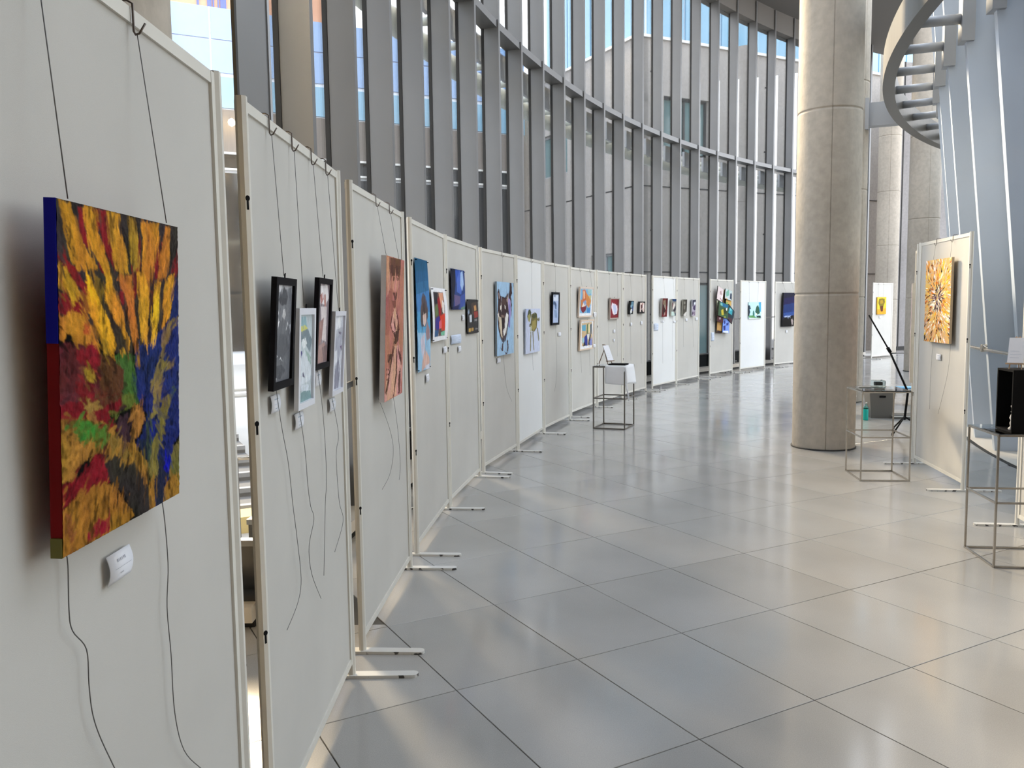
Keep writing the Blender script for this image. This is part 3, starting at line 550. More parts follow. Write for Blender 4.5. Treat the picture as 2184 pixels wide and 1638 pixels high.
'night_blue_poster':{"panel":"P5","s0":0.108,"s1":0.611,"z0":1.549,"z1":1.87,"lean":0.0,"ops":["p 28407e -9,-2 527,-21 506,509 -16,509","p 141a34 -3,3 153,0 156,186 61,487 -6,500","p 5070c8 209,59 335,11 391,157 352,310 196,281","p a8c4ee 349,31 429,6 454,176 386,265 326,191","p 2c54b8 166,20 335,0 238,89 187,185","p 6a5c88 103,315 319,332 314,420 124,465","p 3a52a0 319,332 498,285 491,486 310,498","p 121a50 63,465 281,442 246,503 30,503","p 6a8a7a 344,475 492,452 497,495 349,500"],"kind":"sheet","t":0.002,"nx":44,"ny":90,"rough":0.35,"soft":0.015,"mix":0.1,"curl":0.004},
'black_flyer':{"panel":"P5","s0":0.684,"s1":1.158,"z0":1.338,"z1":1.635,"lean":0.0,"ops":["p 2c2a2c -18,0 520,-7 512,507 -15,506","p 4a3c36 186,59 420,32 457,210 220,234","p c8945c 301,96 399,83 418,159 319,171","p 9a3c34 299,184 477,171 476,261 317,279","p d0d4dc 98,233 202,221 199,328 111,331","p 8ea0b8 32,183 90,134 107,196 49,221","p c8a04c 63,420 158,416 157,466 61,468","p b8904c 185,416 275,414 274,462 184,463","p 8a8688 353,426 461,425 460,447 353,447","p 8a8688 316,291 435,289 435,318 316,321"],"kind":"sheet","t":0.002,"nx":40,"ny":80,"rough":0.35,"soft":0.01,"mix":0.06,"curl":0.004},
'dog_painting':{"panel":"P6","s0":0.419,"s1":1.047,"z0":1.084,"z1":1.815,"lean":0.0071787709497206755,"ops":["p a6c8e6 -18,-2 500,-1 510,537 -48,499","p b8a8d8 319,114 418,101 418,243 334,256","p 8a86c8 351,144 401,167 384,316 334,310","p 3e2c30 376,1 433,1 451,72 409,100 443,153 435,221 410,247 426,183 401,126 343,103 368,53","p 3e2c30 31,50 62,50 105,96 238,105 319,74 351,78 318,136 343,196 351,256 317,317 249,399 182,419 102,384 41,320 7,230 35,130 15,77","p b89c94 45,71 75,88 89,113 58,116","p c8b0a0 278,120 335,85 332,107 294,139","p 5a4440 112,110 254,116 269,157 95,153","p efe8de 87,163 134,154 133,183 101,193","p efe8de 221,157 253,164 253,186 220,181","p d8c8ae 53,231 123,241 137,286 151,363 183,384 118,369 65,302","p f2f0ec 277,209 334,225 317,278 250,348 191,377 168,333 217,312 235,245","p efe8de 23,216 54,209 60,235 29,241","p 2a1c20 139,242 211,240 210,289 201,308 145,302","p 8a7468 108,222 235,230 219,244 139,242","p 4a3438 149,417 173,419 172,470 139,472 91,441 135,452","p 4a3438 282,401 324,403 333,448 298,494 247,499 205,472 272,488 302,446"],"kind":"canvas","t":0.02,"nx":60,"ny":110,"rough":0.4,"side":"8a96a2","relief":0.0,"warp":0.004,"mix":0.05,"off":0.005},
'horse_drawing':{"panel":"P7","s0":0.287,"s1":0.981,"z0":1.038,"z1":1.543,"lean":0.010760869565217388,"ops":["p d4dcf4 -21,-6 519,-5 555,534 -22,499","p c2ccee -21,0 103,-5 69,122 -4,180","p 4c5440 86,17 131,6 177,41 160,100 69,122 41,81","p a8a468 59,75 132,52 160,100 124,153 78,134","p 7c7448 178,65 308,42 376,61 399,127 374,226 278,266 182,245 161,159","p 555840 252,59 347,45 387,91 273,113 188,88","p a89a5c 217,142 331,126 354,207 258,253 200,215","p 6c6c4c 398,115 467,101 488,129 439,147 399,134","p 5c5c48 124,171 180,160 162,208 115,200","p c4c4a4 162,183 200,196 182,257 144,244","p 8c886c 154,256 182,257 177,478 148,477","p 8c886c 220,258 255,260 295,472 269,477","p 8c886c 384,220 417,221 471,356 442,381 430,348"],"kind":"canvas","t":0.015,"nx":60,"ny":90,"rough":0.5,"side":"b8c0d0","relief":0.0,"warp":0.004,"mix":0.04,"off":0.005},
'blue_scroll_painting':{"panel":"P8","s0":0.288,"s1":0.62,"z0":1.331,"z1":1.747,"lean":0.010649717514124284,"ops":["p b8c8e8 -61,-12 589,-12 614,510 1,508","p 5c7ca8 31,128 205,120 338,175 326,270 196,246 164,191 36,175","p 33486e 82,136 258,136 292,207 163,183","p 8aa2c8 124,269 352,278 422,413 192,412","p dfe8f8 15,4 440,0 481,113 54,112","p 8c9cbc 91,12 241,8 246,50 121,50"],"kind":"frame","t":0.02,"fw":0.028,"fcol":"16181f","nx":24,"ny":70,"rough":0.3,"soft":0.015,"mix":0.08,"off":0.01},
'red_hair_portrait':{"panel":"P9","s0":0.292,"s1":0.972,"z0":1.405,"z1":1.847,"lean":0.02665151515151516,"ops":["p eceef2 -55,-16 524,-7 537,525 -19,525","p 7fb0d2 9,16 461,17 439,454 33,449","p c8c08c 275,138 448,121 449,280 320,351","p d08a50 205,53 314,121 452,227 383,352 228,277 236,155","p c86a44 94,28 212,24 244,138 228,277 101,223 112,120","p e8b48e 116,53 195,53 208,180 149,197","p c47c4a 39,205 139,206 132,347 60,345","p eedcd0 99,328 183,241 264,224 261,295 154,365","p 8aa0c8 162,232 242,215 270,286 190,312","p 7a2c3c 40,345 192,330 283,305 261,395 182,444 119,437 74,390","p 4a8ac8 298,350 437,353 439,451 309,447","p a0c4c4 282,19 455,19 465,87 332,104"],"kind":"frame","t":0.025,"fw":0.022,"fcol":"d9c7b8","nx":40,"ny":80,"rough":0.4,"soft":0.012,"mix":0.08,"off":0.005},
'blue_robe_portrait':{"panel":"P9","s0":0.327,"s1":0.996,"z0":0.922,"z1":1.368,"lean":0.02555052790346906,"ops":["p eceef2 -69,-12 524,-13 537,521 -24,508","p d0b48c 32,29 443,21 494,457 73,450","p 62a8c4 46,70 196,63 210,182 66,171","p 6a7a50 237,63 295,30 300,237 245,306","p efe4b0 300,63 351,55 373,221 321,228","p 5a6a78 364,72 436,47 452,241 399,248","p a08860 277,219 384,221 378,256 282,263","p e6e4dc 259,244 364,229 388,329 303,344","p 2c3c90 159,285 258,236 292,343 306,453 177,446","p 2a2c34 125,453 168,365 241,449","p 22304c 376,239 422,258 392,448 325,435","p 8a90c8 383,374 472,304 493,453 393,452","p 9ad0dc 79,300 150,294 149,382 100,407"],"kind":"frame","t":0.025,"fw":0.022,"fcol":"dcc6b0","nx":40,"ny":80,"rough":0.4,"soft":0.012,"mix":0.08,"off":0.005},
'white_leaf_picture':{"panel":"P10","s0":0.519,"s1":0.974,"z0":1.351,"z1":1.696,"lean":0.016449999999999985,"ops":["p 8a2c34 -42,-9 529,-10 547,562 -22,508","p 76242c 383,10 506,10 507,444 426,416","p f0e4ee 63,190 101,85 171,125 209,106 253,136 323,128 351,169 411,161 449,277 423,394 324,409 240,419 166,387 114,291 65,219","p c6d0ec 162,154 302,158 387,284 346,378 249,382 193,275","p 3a2c44 276,416 423,394 401,425 301,429"],"kind":"frame","t":0.03,"fw":0.022,"fcol":"a89a92","nx":34,"ny":60,"rough":0.4,"soft":0.01,"mix":0.06,"off":0.0},
'night_flower_block':{"panel":"P11","s0":0.222,"s1":0.4,"z0":1.42,"z1":1.649,"lean":0.021718749999999988,"ops":["p 16181e -259,-11 520,-16 563,516 -107,506","p 5c88a0 112,25 456,24 464,186 123,212","p 8ab0c4 52,158 309,131 304,268 79,239","p 30508a 311,213 492,186 507,369 334,353","p e0e4e4 151,295 342,296 360,425 158,480 70,379"],"kind":"canvas","t":0.03,"nx":24,"ny":40,"rough":0.3,"side":"0c0d10","relief":0,"warp":0.006,"mix":0.06,"off":0.005},
'pink_face_block':{"panel":"P11","s0":0.725,"s1":1.047,"z0":1.428,"z1":1.637,"lean":0.016705685618729094,"ops":["p 17161a -89,1 521,-3 529,509 -39,496","p e8d4cc 52,57 279,42 426,71 455,306 434,455 307,402 297,336 183,334 181,433 85,448","p 5a3034 125,146 229,116 286,271 167,334","p b07870 222,72 282,57 345,240 278,224","p f4eeec 297,147 403,117 416,273 318,272"],"kind":"canvas","t":0.025,"nx":24,"ny":40,"rough":0.3,"side":"121114","relief":0,"warp":0.006,"mix":0.06,"off":0.005},
'crimson_figure_canvas':{"panel":"P12","s0":0.328,"s1":0.592,"z0":1.35,"z1":1.698,"lean":0.02295049504950498,"ops":["p 6a1c22 -57,-4 499,-4 511,519 14,496","p 8a7a64 69,60 268,37 332,178 292,263 65,174","p 4a1014 292,12 501,4 496,215 371,213","p 3c2020 15,141 186,193 335,316 303,438 59,428","p b08a84 229,382 317,368 334,439 189,477","p a4988a 156,192 302,178 351,316 266,279"],"kind":"canvas","t":0.045,"nx":28,"ny":60,"rough":0.4,"side":"a8a49e","relief":0,"warp":0.006,"mix":0.08,"off":0.005},
'blue_brow_canvas':{"panel":"P12","s0":0.848,"s1":1.087,"z0":1.356,"z1":1.684,"lean":0.01296153846153846,"ops":["p 8a8884 -65,-2 500,-2 503,516 -90,503","p 123a66 33,2 501,3 481,67 209,75 72,49","p e4dcd4 183,127 283,110 365,181 243,292 139,309","p 6a3c40 47,126 144,92 188,162 62,252","p 2c2834 177,329 439,200 462,314 329,380","p c8dcd4 -66,364 257,379 386,492 -55,494","p 16344c 390,411 478,392 479,489 386,492"],"kind":"canvas","t":0.03,"nx":28,"ny":60,"rough":0.4,"side":"a8a89e","relief":0,"warp":0.006,"mix":0.08,"off":0.01},
'dark_mask_canvas':{"panel":"P13","s0":0.213,"s1":0.419,"z0":1.347,"z1":1.676,"lean":0.012289628180039144,"ops":["p 4c4840 -150,5 508,2 504,516 -147,502","p 8a867c 86,64 282,64 296,135 97,144","p 7a746a 104,190 326,182 287,306 118,285","p 2c2a24 310,3 488,2 526,329 372,307","p d8d4ce 120,445 512,359 457,504 107,502"],"kind":"canvas","t":0.03,"nx":26,"ny":56,"rough":0.4,"side":"9c9c94","relief":0,"warp":0.006,"mix":0.08,"off":0.01},
'violet_face_canvas':{"panel":"P13","s0":0.716,"s1":0.911,"z0":1.34,"z1":1.673,"lean":0.011081593927893747,"ops":["p b4acbc -234,-3 500,0 509,504 -127,497","p 1c2038 14,20 500,0 483,66 219,75 191,179 61,218","p e4ecf4 222,97 411,76 443,140 255,149","p 44385c 148,199 469,161 465,318 310,335 119,277","p 5c4c64 -102,438 136,352 238,424 -3,490","p 8c7c90 228,371 469,355 464,487 250,484"],"kind":"canvas","t":0.03,"nx":26,"ny":56,"rough":0.4,"side":"a4a8b0","relief":0,"warp":0.006,"mix":0.08,"off":0.01},
'sketch_canvas':{"panel":"P14","s0":0.16,"s1":0.47,"z0":1.645,"z1":1.935,"rot":-0.273,"off":0.0745,"ops":["p e6d6d6 0,0 500,0 500,500 0,500","p b89a9a 165,175 301,96 396,235 246,265","p 8a4a4a 265,408 449,467 464,409 330,367","p f4ecec 345,307 471,229 464,409 349,415"],"kind":"canvas","t":0.02,"lean":0.0,"nx":22,"ny":34,"rough":0.4,"side":"2a2420","relief":0,"warp":0.006,"mix":0.08},
'mint_canvas':{"panel":"P14","s0":0.641,"s1":1.021,"z0":1.67,"z1":1.89,"rot":-0.144,"off":0.0495,"ops":["p c4d4d4 0,0 500,0 500,500 0,500","p 7cb4a0 61,169 249,-37 297,266 96,385","p 22304c 363,155 472,126 496,448 360,424","p d8b090 32,446 198,434 166,539 32,541"],"kind":"canvas","t":0.02,"lean":0.0,"nx":22,"ny":34,"rough":0.4,"side":"2a2420","relief":0,"warp":0.006,"mix":0.08},
'yellow_canvas':{"panel":"P14","s0":0.745,"s1":1.051,"z0":1.541,"z1":1.675,"rot":-0.062,"off":0.0245,"ops":["p d8b060 0,0 500,0 500,500 0,500","p 8ab060 -21,258 195,229 176,472 -4,459"],"kind":"canvas","t":0.02,"lean":0.0,"nx":22,"ny":34,"rough":0.4,"side":"2a2420","relief":0,"warp":0.006,"mix":0.08},
'ochre_canvas':{"panel":"P14","s0":0.653,"s1":0.78,"z0":1.575,"z1":1.892,"rot":0.005,"off":0.0015,"ops":["p a87c30 0,0 500,0 500,500 0,500","p 181410 302,38 499,38 500,500 83,500"],"kind":"canvas","t":0.02,"lean":0.0,"nx":22,"ny":34,"rough":0.4,"side":"2a2420","relief":0,"warp":0.006,"mix":0.08},
'cream_canvas':{"panel":"P14","s0":0.186,"s1":0.371,"z0":1.326,"z1":1.651,"rot":-0.008,"off":0.0495,"ops":["p dfe2c4 0,0 500,0 500,500 0,500","p 6a8a70 127,64 246,58 268,113 143,117"],"kind":"canvas","t":0.02,"lean":0.0,"nx":22,"ny":34,"rough":0.4,"side":"2a2420","relief":0,"warp":0.006,"mix":0.08},
'harbour_canvas':{"panel":"P14","s0":0.172,"s1":0.708,"z0":1.286,"z1":1.602,"rot":-0.166,"off":0.0995,"ops":["p 3c5a3c 0,0 500,0 500,500 0,500","p 1e6a94 58,16 481,23 455,136 243,140 117,136","p 7cc0b4 69,53 166,28 188,118 88,125","p c8b838 135,293 236,213 286,415 178,447","p 2c3818 236,213 364,143 424,327 296,364","p e8eae0 364,143 433,142 427,229 380,225","p a8b050 279,479 380,434 375,510 314,529"],"kind":"canvas","t":0.02,"lean":0.0,"nx":22,"ny":34,"rough":0.4,"side":"2a2420","relief":0,"warp":0.006,"mix":0.08},
'lagoon_canvas':{"panel":"P14","s0":0.697,"s1":1.07,"z0":1.195,"z1":1.507,"rot":-0.485,"off":0.0745,"ops":["p 1c3440 0,0 500,0 500,500 0,500","p 38a4b4 104,68 344,40 370,231 95,289","p 7ad0d8 143,65 285,56 248,134 133,145","p 4a3038 53,488 448,311 461,511 243,573"],"kind":"canvas","t":0.02,"lean":0.0,"nx":22,"ny":34,"rough":0.4,"side":"2a2420","relief":0,"warp":0.006,"mix":0.08},
'maroon_canvas':{"panel":"P14","s0":0.165,"s1":0.492,"z0":1.184,"z1":1.307,"rot":-0.127,"off":0.0745,"ops":["p 4a2024 0,0 500,0 500,500 0,500","p c0a0a8 147,132 290,79 280,260 170,292"],"kind":"canvas","t":0.02,"lean":0.0,"nx":22,"ny":34,"rough":0.4,"side":"2a2420","relief":0,"warp":0.006,"mix":0.08},
'tan_canvas':{"panel":"P14","s0":0.267,"s1":0.555,"z0":0.936,"z1":1.214,"rot":-0.061,"off":0.0245,"ops":["p c09458 0,0 500,0 500,500 0,500","p 9a7838 252,50 422,40 372,186 242,191","p 2c1c1c 24,383 478,417 452,500 0,500"],"kind":"canvas","t":0.02,"lean":0.0,"nx":22,"ny":34,"rough":0.4,"side":"2a2420","relief":0,"warp":0.006,"mix":0.08},
'blue_pattern_canvas':{"panel":"P14","s0":0.517,"s1":0.89,"z0":0.934,"z1":1.258,"rot":-0.093,"off":0.0495,"ops":["p 7a9ae8 0,0 500,0 500,500 0,500","p 2c3c8c 67,116 187,57 199,176 105,215","p 2c3c8c 266,169 444,136 419,221 275,248","p 22307c 48,280 205,237 221,398 89,418","p e8eef8 60,451 446,409 458,491 63,500"],"kind":"canvas","t":0.02,"lean":0.0,"nx":22,"ny":34,"rough":0.4,"side":"2a2420","relief":0,"warp":0.006,"mix":0.08},
'lake_print':{"panel":"P15","s0":0.372,"s1":1.006,"z0":1.217,"z1":1.612,"lean":0.0,"ops":["p c6ecf8 -3,-14 497,-3 516,502 -11,503","p 4aa8d0 405,4 496,4 484,301 417,294","p 22384a -5,90 58,96 86,198 39,217 67,290 19,416 -3,413","p 2c5a48 301,144 377,85 416,181 445,333 356,381 254,288","p 3c7a70 159,301 195,234 234,332 241,423 168,392","p 5a9a5a 19,395 168,392 316,454 460,450 470,485 18,457","p f0f0d8 281,338 330,332 339,390 275,394","p 20343c 305,409 467,406 504,478 346,458","p e8f0f0 18,457 486,487 498,511 17,497"],"kind":"sheet","t":0.002,"nx":40,"ny":50,"rough":0.4,"soft":0.012,"mix":0.08,"curl":0.012},
'night_sky_canvas':{"panel":"P16","s0":0.264,"s1":0.81,"z0":0.993,"z1":1.84,"lean":0.03362831858407077,"ops":["p 0c1030 -3,-1 507,0 504,504 -7,501","p 10104a 23,82 502,55 503,146 22,181","p 12306e 22,181 503,146 498,289 24,302","p 2c4c92 38,297 496,279 482,330 295,342 32,358","p a8b8dc 60,348 147,339 296,345 369,333 313,358 91,364","p 060608 -22,392 121,365 298,358 489,330 504,504 -8,496","p a89a98 364,396 423,386 459,419 439,481 398,465"],"kind":"canvas","t":0.045,"nx":34,"ny":70,"rough":0.25,"side":"0a0a10","relief":0,"warp":0.004,"mix":0.04,"off":0.005},
'burst_painting':{"panel":"R1","s0":0.337,"s1":0.955,"z0":1.205,"z1":1.932,"lean":0.0,"ops":[],"kind":"canvas","t":0.02,"nx":110,"ny":240,"rough":0.5,"side":"b8a488","relief":0.0012,"warp":0.0,"mix":0.1,"off":0.03},
'sunflower_painting':{"panel":"PF","s0":0.209,"s1":0.755,"z0":1.234,"z1":1.713,"lean":0.0,"ops":["p e8c034 -23,0 506,-3 501,508 19,525","p e09a28 17,355 496,326 499,492 16,499","p 7a6a1c 62,168 97,50 257,32 402,47 429,146 347,264 255,299 138,268","p a8861e 136,100 294,81 338,180 179,200","p 5a2c14 138,268 345,247 316,414 204,418"],"kind":"canvas","t":0.025,"nx":28,"ny":44,"rough":0.4,"side":"b89030","relief":0,"warp":0.008,"mix":0.06,"off":0.005},
'pale_abstract_painting':{"panel":"R0","s0":0.35,"s1":0.95,"z0":0.75,"z1":1.75,"lean":0.0,"ops":["p cfc8d0 0,0 500,0 500,500 0,500","p 8a7690 100,60 300,40 360,200 200,260","p ece4e0 40,260 260,240 300,400 80,430","p 6a6a88 300,260 460,240 440,460 340,440","p b89aa0 60,60 120,200 80,240 20,120"],"kind":"canvas","t":0.035,"nx":30,"ny":50,"rough":0.5,"side":"e6dcc8","relief":0,"warp":0.02,"mix":0.2}}
CORDS=[["P1","tulip_painting",[[0.445,2.05],[0.407,1.713]],[[0.409,1.205],[0.432,1.191],[0.428,1.112],[0.434,1.076],[0.471,1.031],[0.472,0.973],[0.477,0.924],[0.495,0.875],[0.537,0.796],[0.555,0.764]]],["P1","tulip_painting",[[0.772,2.095],[0.75,1.702]],[[0.75,1.211],[0.779,1.194],[0.791,1.072],[0.776,0.987],[0.783,0.89],[0.786,0.769],[0.821,0.671],[0.903,0.585],[0.952,0.545]]],["P2","hat_drawing",[[0.232,2.118],[0.177,1.65]],[[0.182,1.339],[0.225,1.218],[0.284,1.093],[0.317,0.957],[0.351,0.842],[0.382,0.702],[0.334,0.64],[0.199,0.602]]],["P2","pastel_drawing",[[0.481,2.118],[0.422,1.56]],[[0.427,1.263],[0.488,1.105],[0.511,0.976],[0.539,0.899],[0.578,0.845],[0.498,0.773],[0.519,0.673],[0.639,0.543]]],["P2","pale_hair_drawing",[[0.737,2.114],[0.677,1.665]],[[0.7,1.365],[0.763,1.196],[0.787,1.028],[0.778,0.918],[0.752,0.848],[0.694,0.608]]],["P2","grey_figure_drawing",[[0.965,2.109],[0.912,1.547]],[[0.925,1.224],[1.018,1.074],[0.963,0.997],[0.991,0.812],[1.054,0.715],[0.882,0.639]]],["P3","copper_painting",[[0.508,2.125],[0.422,1.786]],[[0.423,1.121],[0.663,0.941],[0.754,0.807],[0.652,0.699],[0.45,0.659]]],["P3","copper_painting",[[0.837,2.117],[0.748,1.803]],[[0.785,1.106],[0.894,0.887],[0.938,0.693],[0.892,0.616]]],["P6","dog_painting",[[0.716,2.105],[0.67,1.776]],[[0.685,1.14],[0.789,0.763],[1.0,0.574]]],["P7","horse_drawing",[[0.656,2.092],[0.602,1.508]],[[0.626,1.076],[0.69,0.827]]],["P8","blue_scroll_painting",[[0.505,2.088],[0.457,1.742]],[[0.504,1.348],[0.553,0.741],[0.434,0.478]]],["P9","red_hair_portrait",[[0.436,2.099],[0.409,1.815]],[[0.427,0.941],[0.484,0.594]]],["P9","red_hair_portrait",[[0.932,2.097],[0.905,1.823]],[[0.877,0.918],[0.913,0.525]]],["P10","white_leaf_picture",[[0.549,2.083],[0.514,1.688]],[[0.519,1.359],[0.55,0.604]]],["P10","white_leaf_picture",[[0.964,2.081],[0.917,1.689]],[[0.922,1.367],[0.957,0.732]]],["P11","night_flower_block",[[0.341,2.092],[0.336,1.644]],[[0.342,1.436],[0.377,0.609]]],["P11","pink_face_block",[[0.953,2.093],[0.912,1.628]],[[0.918,1.445],[0.933,0.532]]],["P12","crimson_figure_canvas",[[0.509,2.105],[0.502,1.68]],[[0.484,1.37],[0.5,0.459]]],["P12","blue_brow_canvas",[[1.017,2.108],[1.013,1.663]],[[0.994,1.372],[1.013,0.473]]],["P13","dark_mask_canvas",[[0.362,2.103],[0.348,1.663]],[[0.329,1.363],[0.346,0.722]]],["P13","violet_face_canvas",[[0.865,2.105],[0.84,1.663]],[[0.847,1.356],[0.892,0.696]]],["P14","sketch_canvas",[[0.369,2.102],[0.347,1.867]],[]],["P14","mint_canvas",[[0.875,2.101],[0.863,1.767]],[]],["P15","lake_print",[[0.395,2.097],[0.433,1.573]],[]],["P15","lake_print",[[0.858,2.092],[0.861,1.593]],[]],["P16","night_sky_canvas",[[0.336,2.129],[0.395,1.773]],[]],["P16","night_sky_canvas",[[0.754,2.128],[0.771,1.773]],[]],["R1","burst_painting",[[0.447,2.132],[0.489,1.91]],[[0.462,1.219],[0.426,0.94],[0.423,0.586]]],["R1","burst_painting",[[0.836,2.129],[0.89,1.909]],[[0.88,1.236],[0.838,0.953],[0.639,0.568]]],["PF","sunflower_painting",[[0.297,2.115],[0.304,1.633]],[]],["PF","sunflower_painting",[[0.612,2.118],[0.591,1.632]],[]]]
CARDS=[["P1",0.5616,0.646,1.1002,1.15095,"near"],["P2",0.143,0.233,1.264,1.315,"card"],["P2",0.395,0.5,1.179,1.23,"card"],["P2",0.682,0.767,1.29,1.343,"card"],["P2",0.897,0.996,1.173,1.223,"card"],["P4",0.377,0.483,1.067,1.12,"card"],["P4",1.063,1.217,1.224,1.273,"card"],["P5",0.116,0.469,1.276,1.348,"map"],["P5",0.358,0.463,1.202,1.252,"card"],["P5",0.529,0.611,1.456,1.506,"card"],["P6",0.485,0.603,1.011,1.063,"card"],["P8",0.64,0.777,1.178,1.227,"card"],["P9",1.128,1.281,1.399,1.47,"card"],["P9",1.096,1.223,0.932,0.982,"card"],["P10",0.766,0.862,1.124,1.178,"card"],["P10",0.765,0.837,0.979,1.025,"card"],["P11",0.352,0.449,1.217,1.274,"card"],["P11",0.902,1.006,1.228,1.286,"card"],["P12",0.074,0.28,1.095,1.227,"notice"],["P12",0.419,0.56,1.237,1.273,"card"],["P12",1.049,1.175,1.223,1.26,"card"],["P13",0.459,0.562,1.237,1.294,"card"],["P13",1.009,1.144,1.245,1.304,"card"],["P14",0.067,0.216,0.778,0.962,"notice"],["P16",0.509,0.597,0.829,0.9,"card"],["R1",0.534,0.648,1.045,1.099,"card"],["PF",0.399,0.543,1.12,1.186,"card"]]
PW={}
def keyhole(mb,x,z,y,s=1):
    pl=[(x+.007*math.cos(t),z+.007*math.sin(t)) for t in np.linspace(0,2*math.pi,9)[:-1]]
    n=len(pl); mb.add([(a,y,b) for a,b in pl],[tuple(range(n))[::-1]])
    mb.add([(x-.003,y,z-.022),(x+.003,y,z-.022),(x+.003,y,z),(x-.003,y,z)],[(3,2,1,0)][::-1])
HP=2.12
def panel(key,label,board,feet=(1,1),ldepth=.28,hole_sides=(1,1)):
    p,q=PANELS[key]; p=Vector(p);q=Vector(q); w=(q-p).length; rz=math.atan2(q.y-p.y,q.x-p.x)
    t=thing('room_divider',label,'display panel',(p.x,p.y,0),rz,'free-standing display panels')
    PW[key]=(p,(q-p).normalized(),rz,w)
    T=.022
    mb=MB(); mb.box(.03,w-.03,0.004,T,.085,HP-.03); mb.build('board',M[board],t)
    for (nm,z0,z1) in (('top_rail',HP-.034,HP-.006),('bottom_rail',.062,.09)):
        mb=MB(); mb.box(.02,w-.02,-.002,T+.003,z0,z1); mb.build(nm,M['cream'],t)
    for x0,x1 in ((.024,.046),(w-.046,w-.024)):
        mb=MB(); mb.box(x0,x1,-.003,T+.003,.062,HP-.006); mb.build('side_rail',M['cream'],t)
    for k,x in enumerate((.011,w-.011)):
        oc=[(x+.0165*math.cos(R_(22.5+45*i)),.004+.0165*math.sin(R_(22.5+45*i))) for i in range(8)]
        mb=MB(); mb.prism(oc,.012,HP); po=mb.build('post',M['cream'],t)
        for z in (.667,1.25,1.85):
            # keyhole slots on the outward diagonal faces
            a=R_(-135 if k==0 else -45); ap=.0165*math.cos(R_(22.5))+.0006
            nx,ny=math.cos(a),math.sin(a); tx,ty=-ny,nx; cxx,cyy=x+nx*ap,.004+ny*ap
            pl=[(math.cos(s)*.0065,math.sin(s)*.0075+.006) for s in [R_(-66+i*26) for i in range(13)]]
            pl=[q for q in pl]+[(-.003,-.002),(-.003,-.024),(.003,-.024)]
            mb=MB(); mb.add([(cxx+tx*u,cyy+ty*u,z+v) for u,v in pl],[tuple(range(len(pl)))]); mb.build('keyhole',M['black'],po)
        if feet[k]:
            mb=MB(); n=6; pl=[]
            wv=.024
            for s in range(n+1): a=math.pi+math.pi*s/n; pl.append((x+wv*math.cos(a),-ldepth+wv+wv*math.sin(a)))
            for s in range(n+1): a=math.pi*s/n; pl.append((x+wv*math.cos(a),ldepth+wv*math.sin(a)))
            mb.prism(pl,0.0,.013); mb.build('foot',M['foot'],t)
    return t
PL=[('P1','grey fabric display panel nearest on the left, holding the big yellow and red painting','board',(1,0)),
('P2','grey fabric display panel with four narrow framed drawings hung in two rows','board',(1,1)),
('P3','grey fabric display panel holding the tall copper coloured painting','board',(1,1)),
('P4','grey fabric display panel with the long blue poster of a dark haired girl','board',(1,1)),
('P5','grey fabric display panel with the dark blue poster and black flyer','board',(0,1)),
('P6','grey fabric display panel with the dog painting','board',(1,1)),
('P7','white display panel with the pale horse drawing','white',(0,1)),
('P8','grey fabric display panel with one narrow black framed blue picture','board',(1,1)),
('P9','grey fabric display panel with two wood framed portraits one above the other','board',(1,1)),
('P10','grey fabric display panel with the red picture of a white leaf, behind the brown stand','board',(0,1)),
('P11','grey fabric display panel with two small black edged blocks','board',(0,1)),
('P12','white display panel with two small canvases and a pale blue notice','white',(1,1)),
('P13','grey display panel with two small dark canvases, joined to the white one','board',(0,1)),
('P14','grey display panel with a cluster of overlapping tilted canvases','board',(1,1)),
('P15','white display panel with the small blue green lake print','white',(1,1)),
('P16','grey display panel with the dark night sky canvas, beside the big column','board',(1,1)),
('PF','grey display panel far off behind the big column, with the yellow sunflower picture','board',(1,1)),
('R1','warm lit display panel on the right holding the orange burst painting','board',(1,1)),
('R0','display panel standing edge on just behind the orange burst painting','board',(0,0)),
('R2','display panel cut off by the right edge, behind the steel stand','board',(1,1))]
for k,l,bm,ft in PL: panel(k,l,bm,ft)
def clampbar(ka,kb,z,label):
    pa,ea_,ra,wa=PW[ka]; pb,eb_,rb_,wb=PW[kb]; a=pa+ea_*wa; b=pb; n=Vector((-ea_.y,ea_.x))*.014
    a=a+n; b=b+n; d=(b-a).normalized(); o=Vector((-d.y,d.x))
    mb=MB(); mb.prism([(p.x,p.y) for p in (a-o*.005-d*.02,b-o*.005+d*.02,b+o*.005+d*.02,a+o*.005-d*.02)],z-.013,z+.013)
    tag(mb.build('joining_clamp',M['darkmetal']),label,'clamp','dark clamps joining neighbouring panels')
clampbar('P2','P3',1.235,'dark metal clamp across the gap before the copper painting panel')
clampbar('P14','P15',1.23,'dark metal clamp across the gap before the lake print panel')
clampbar('P15','P16',1.24,'dark metal clamp across the gap before the night sky panel')

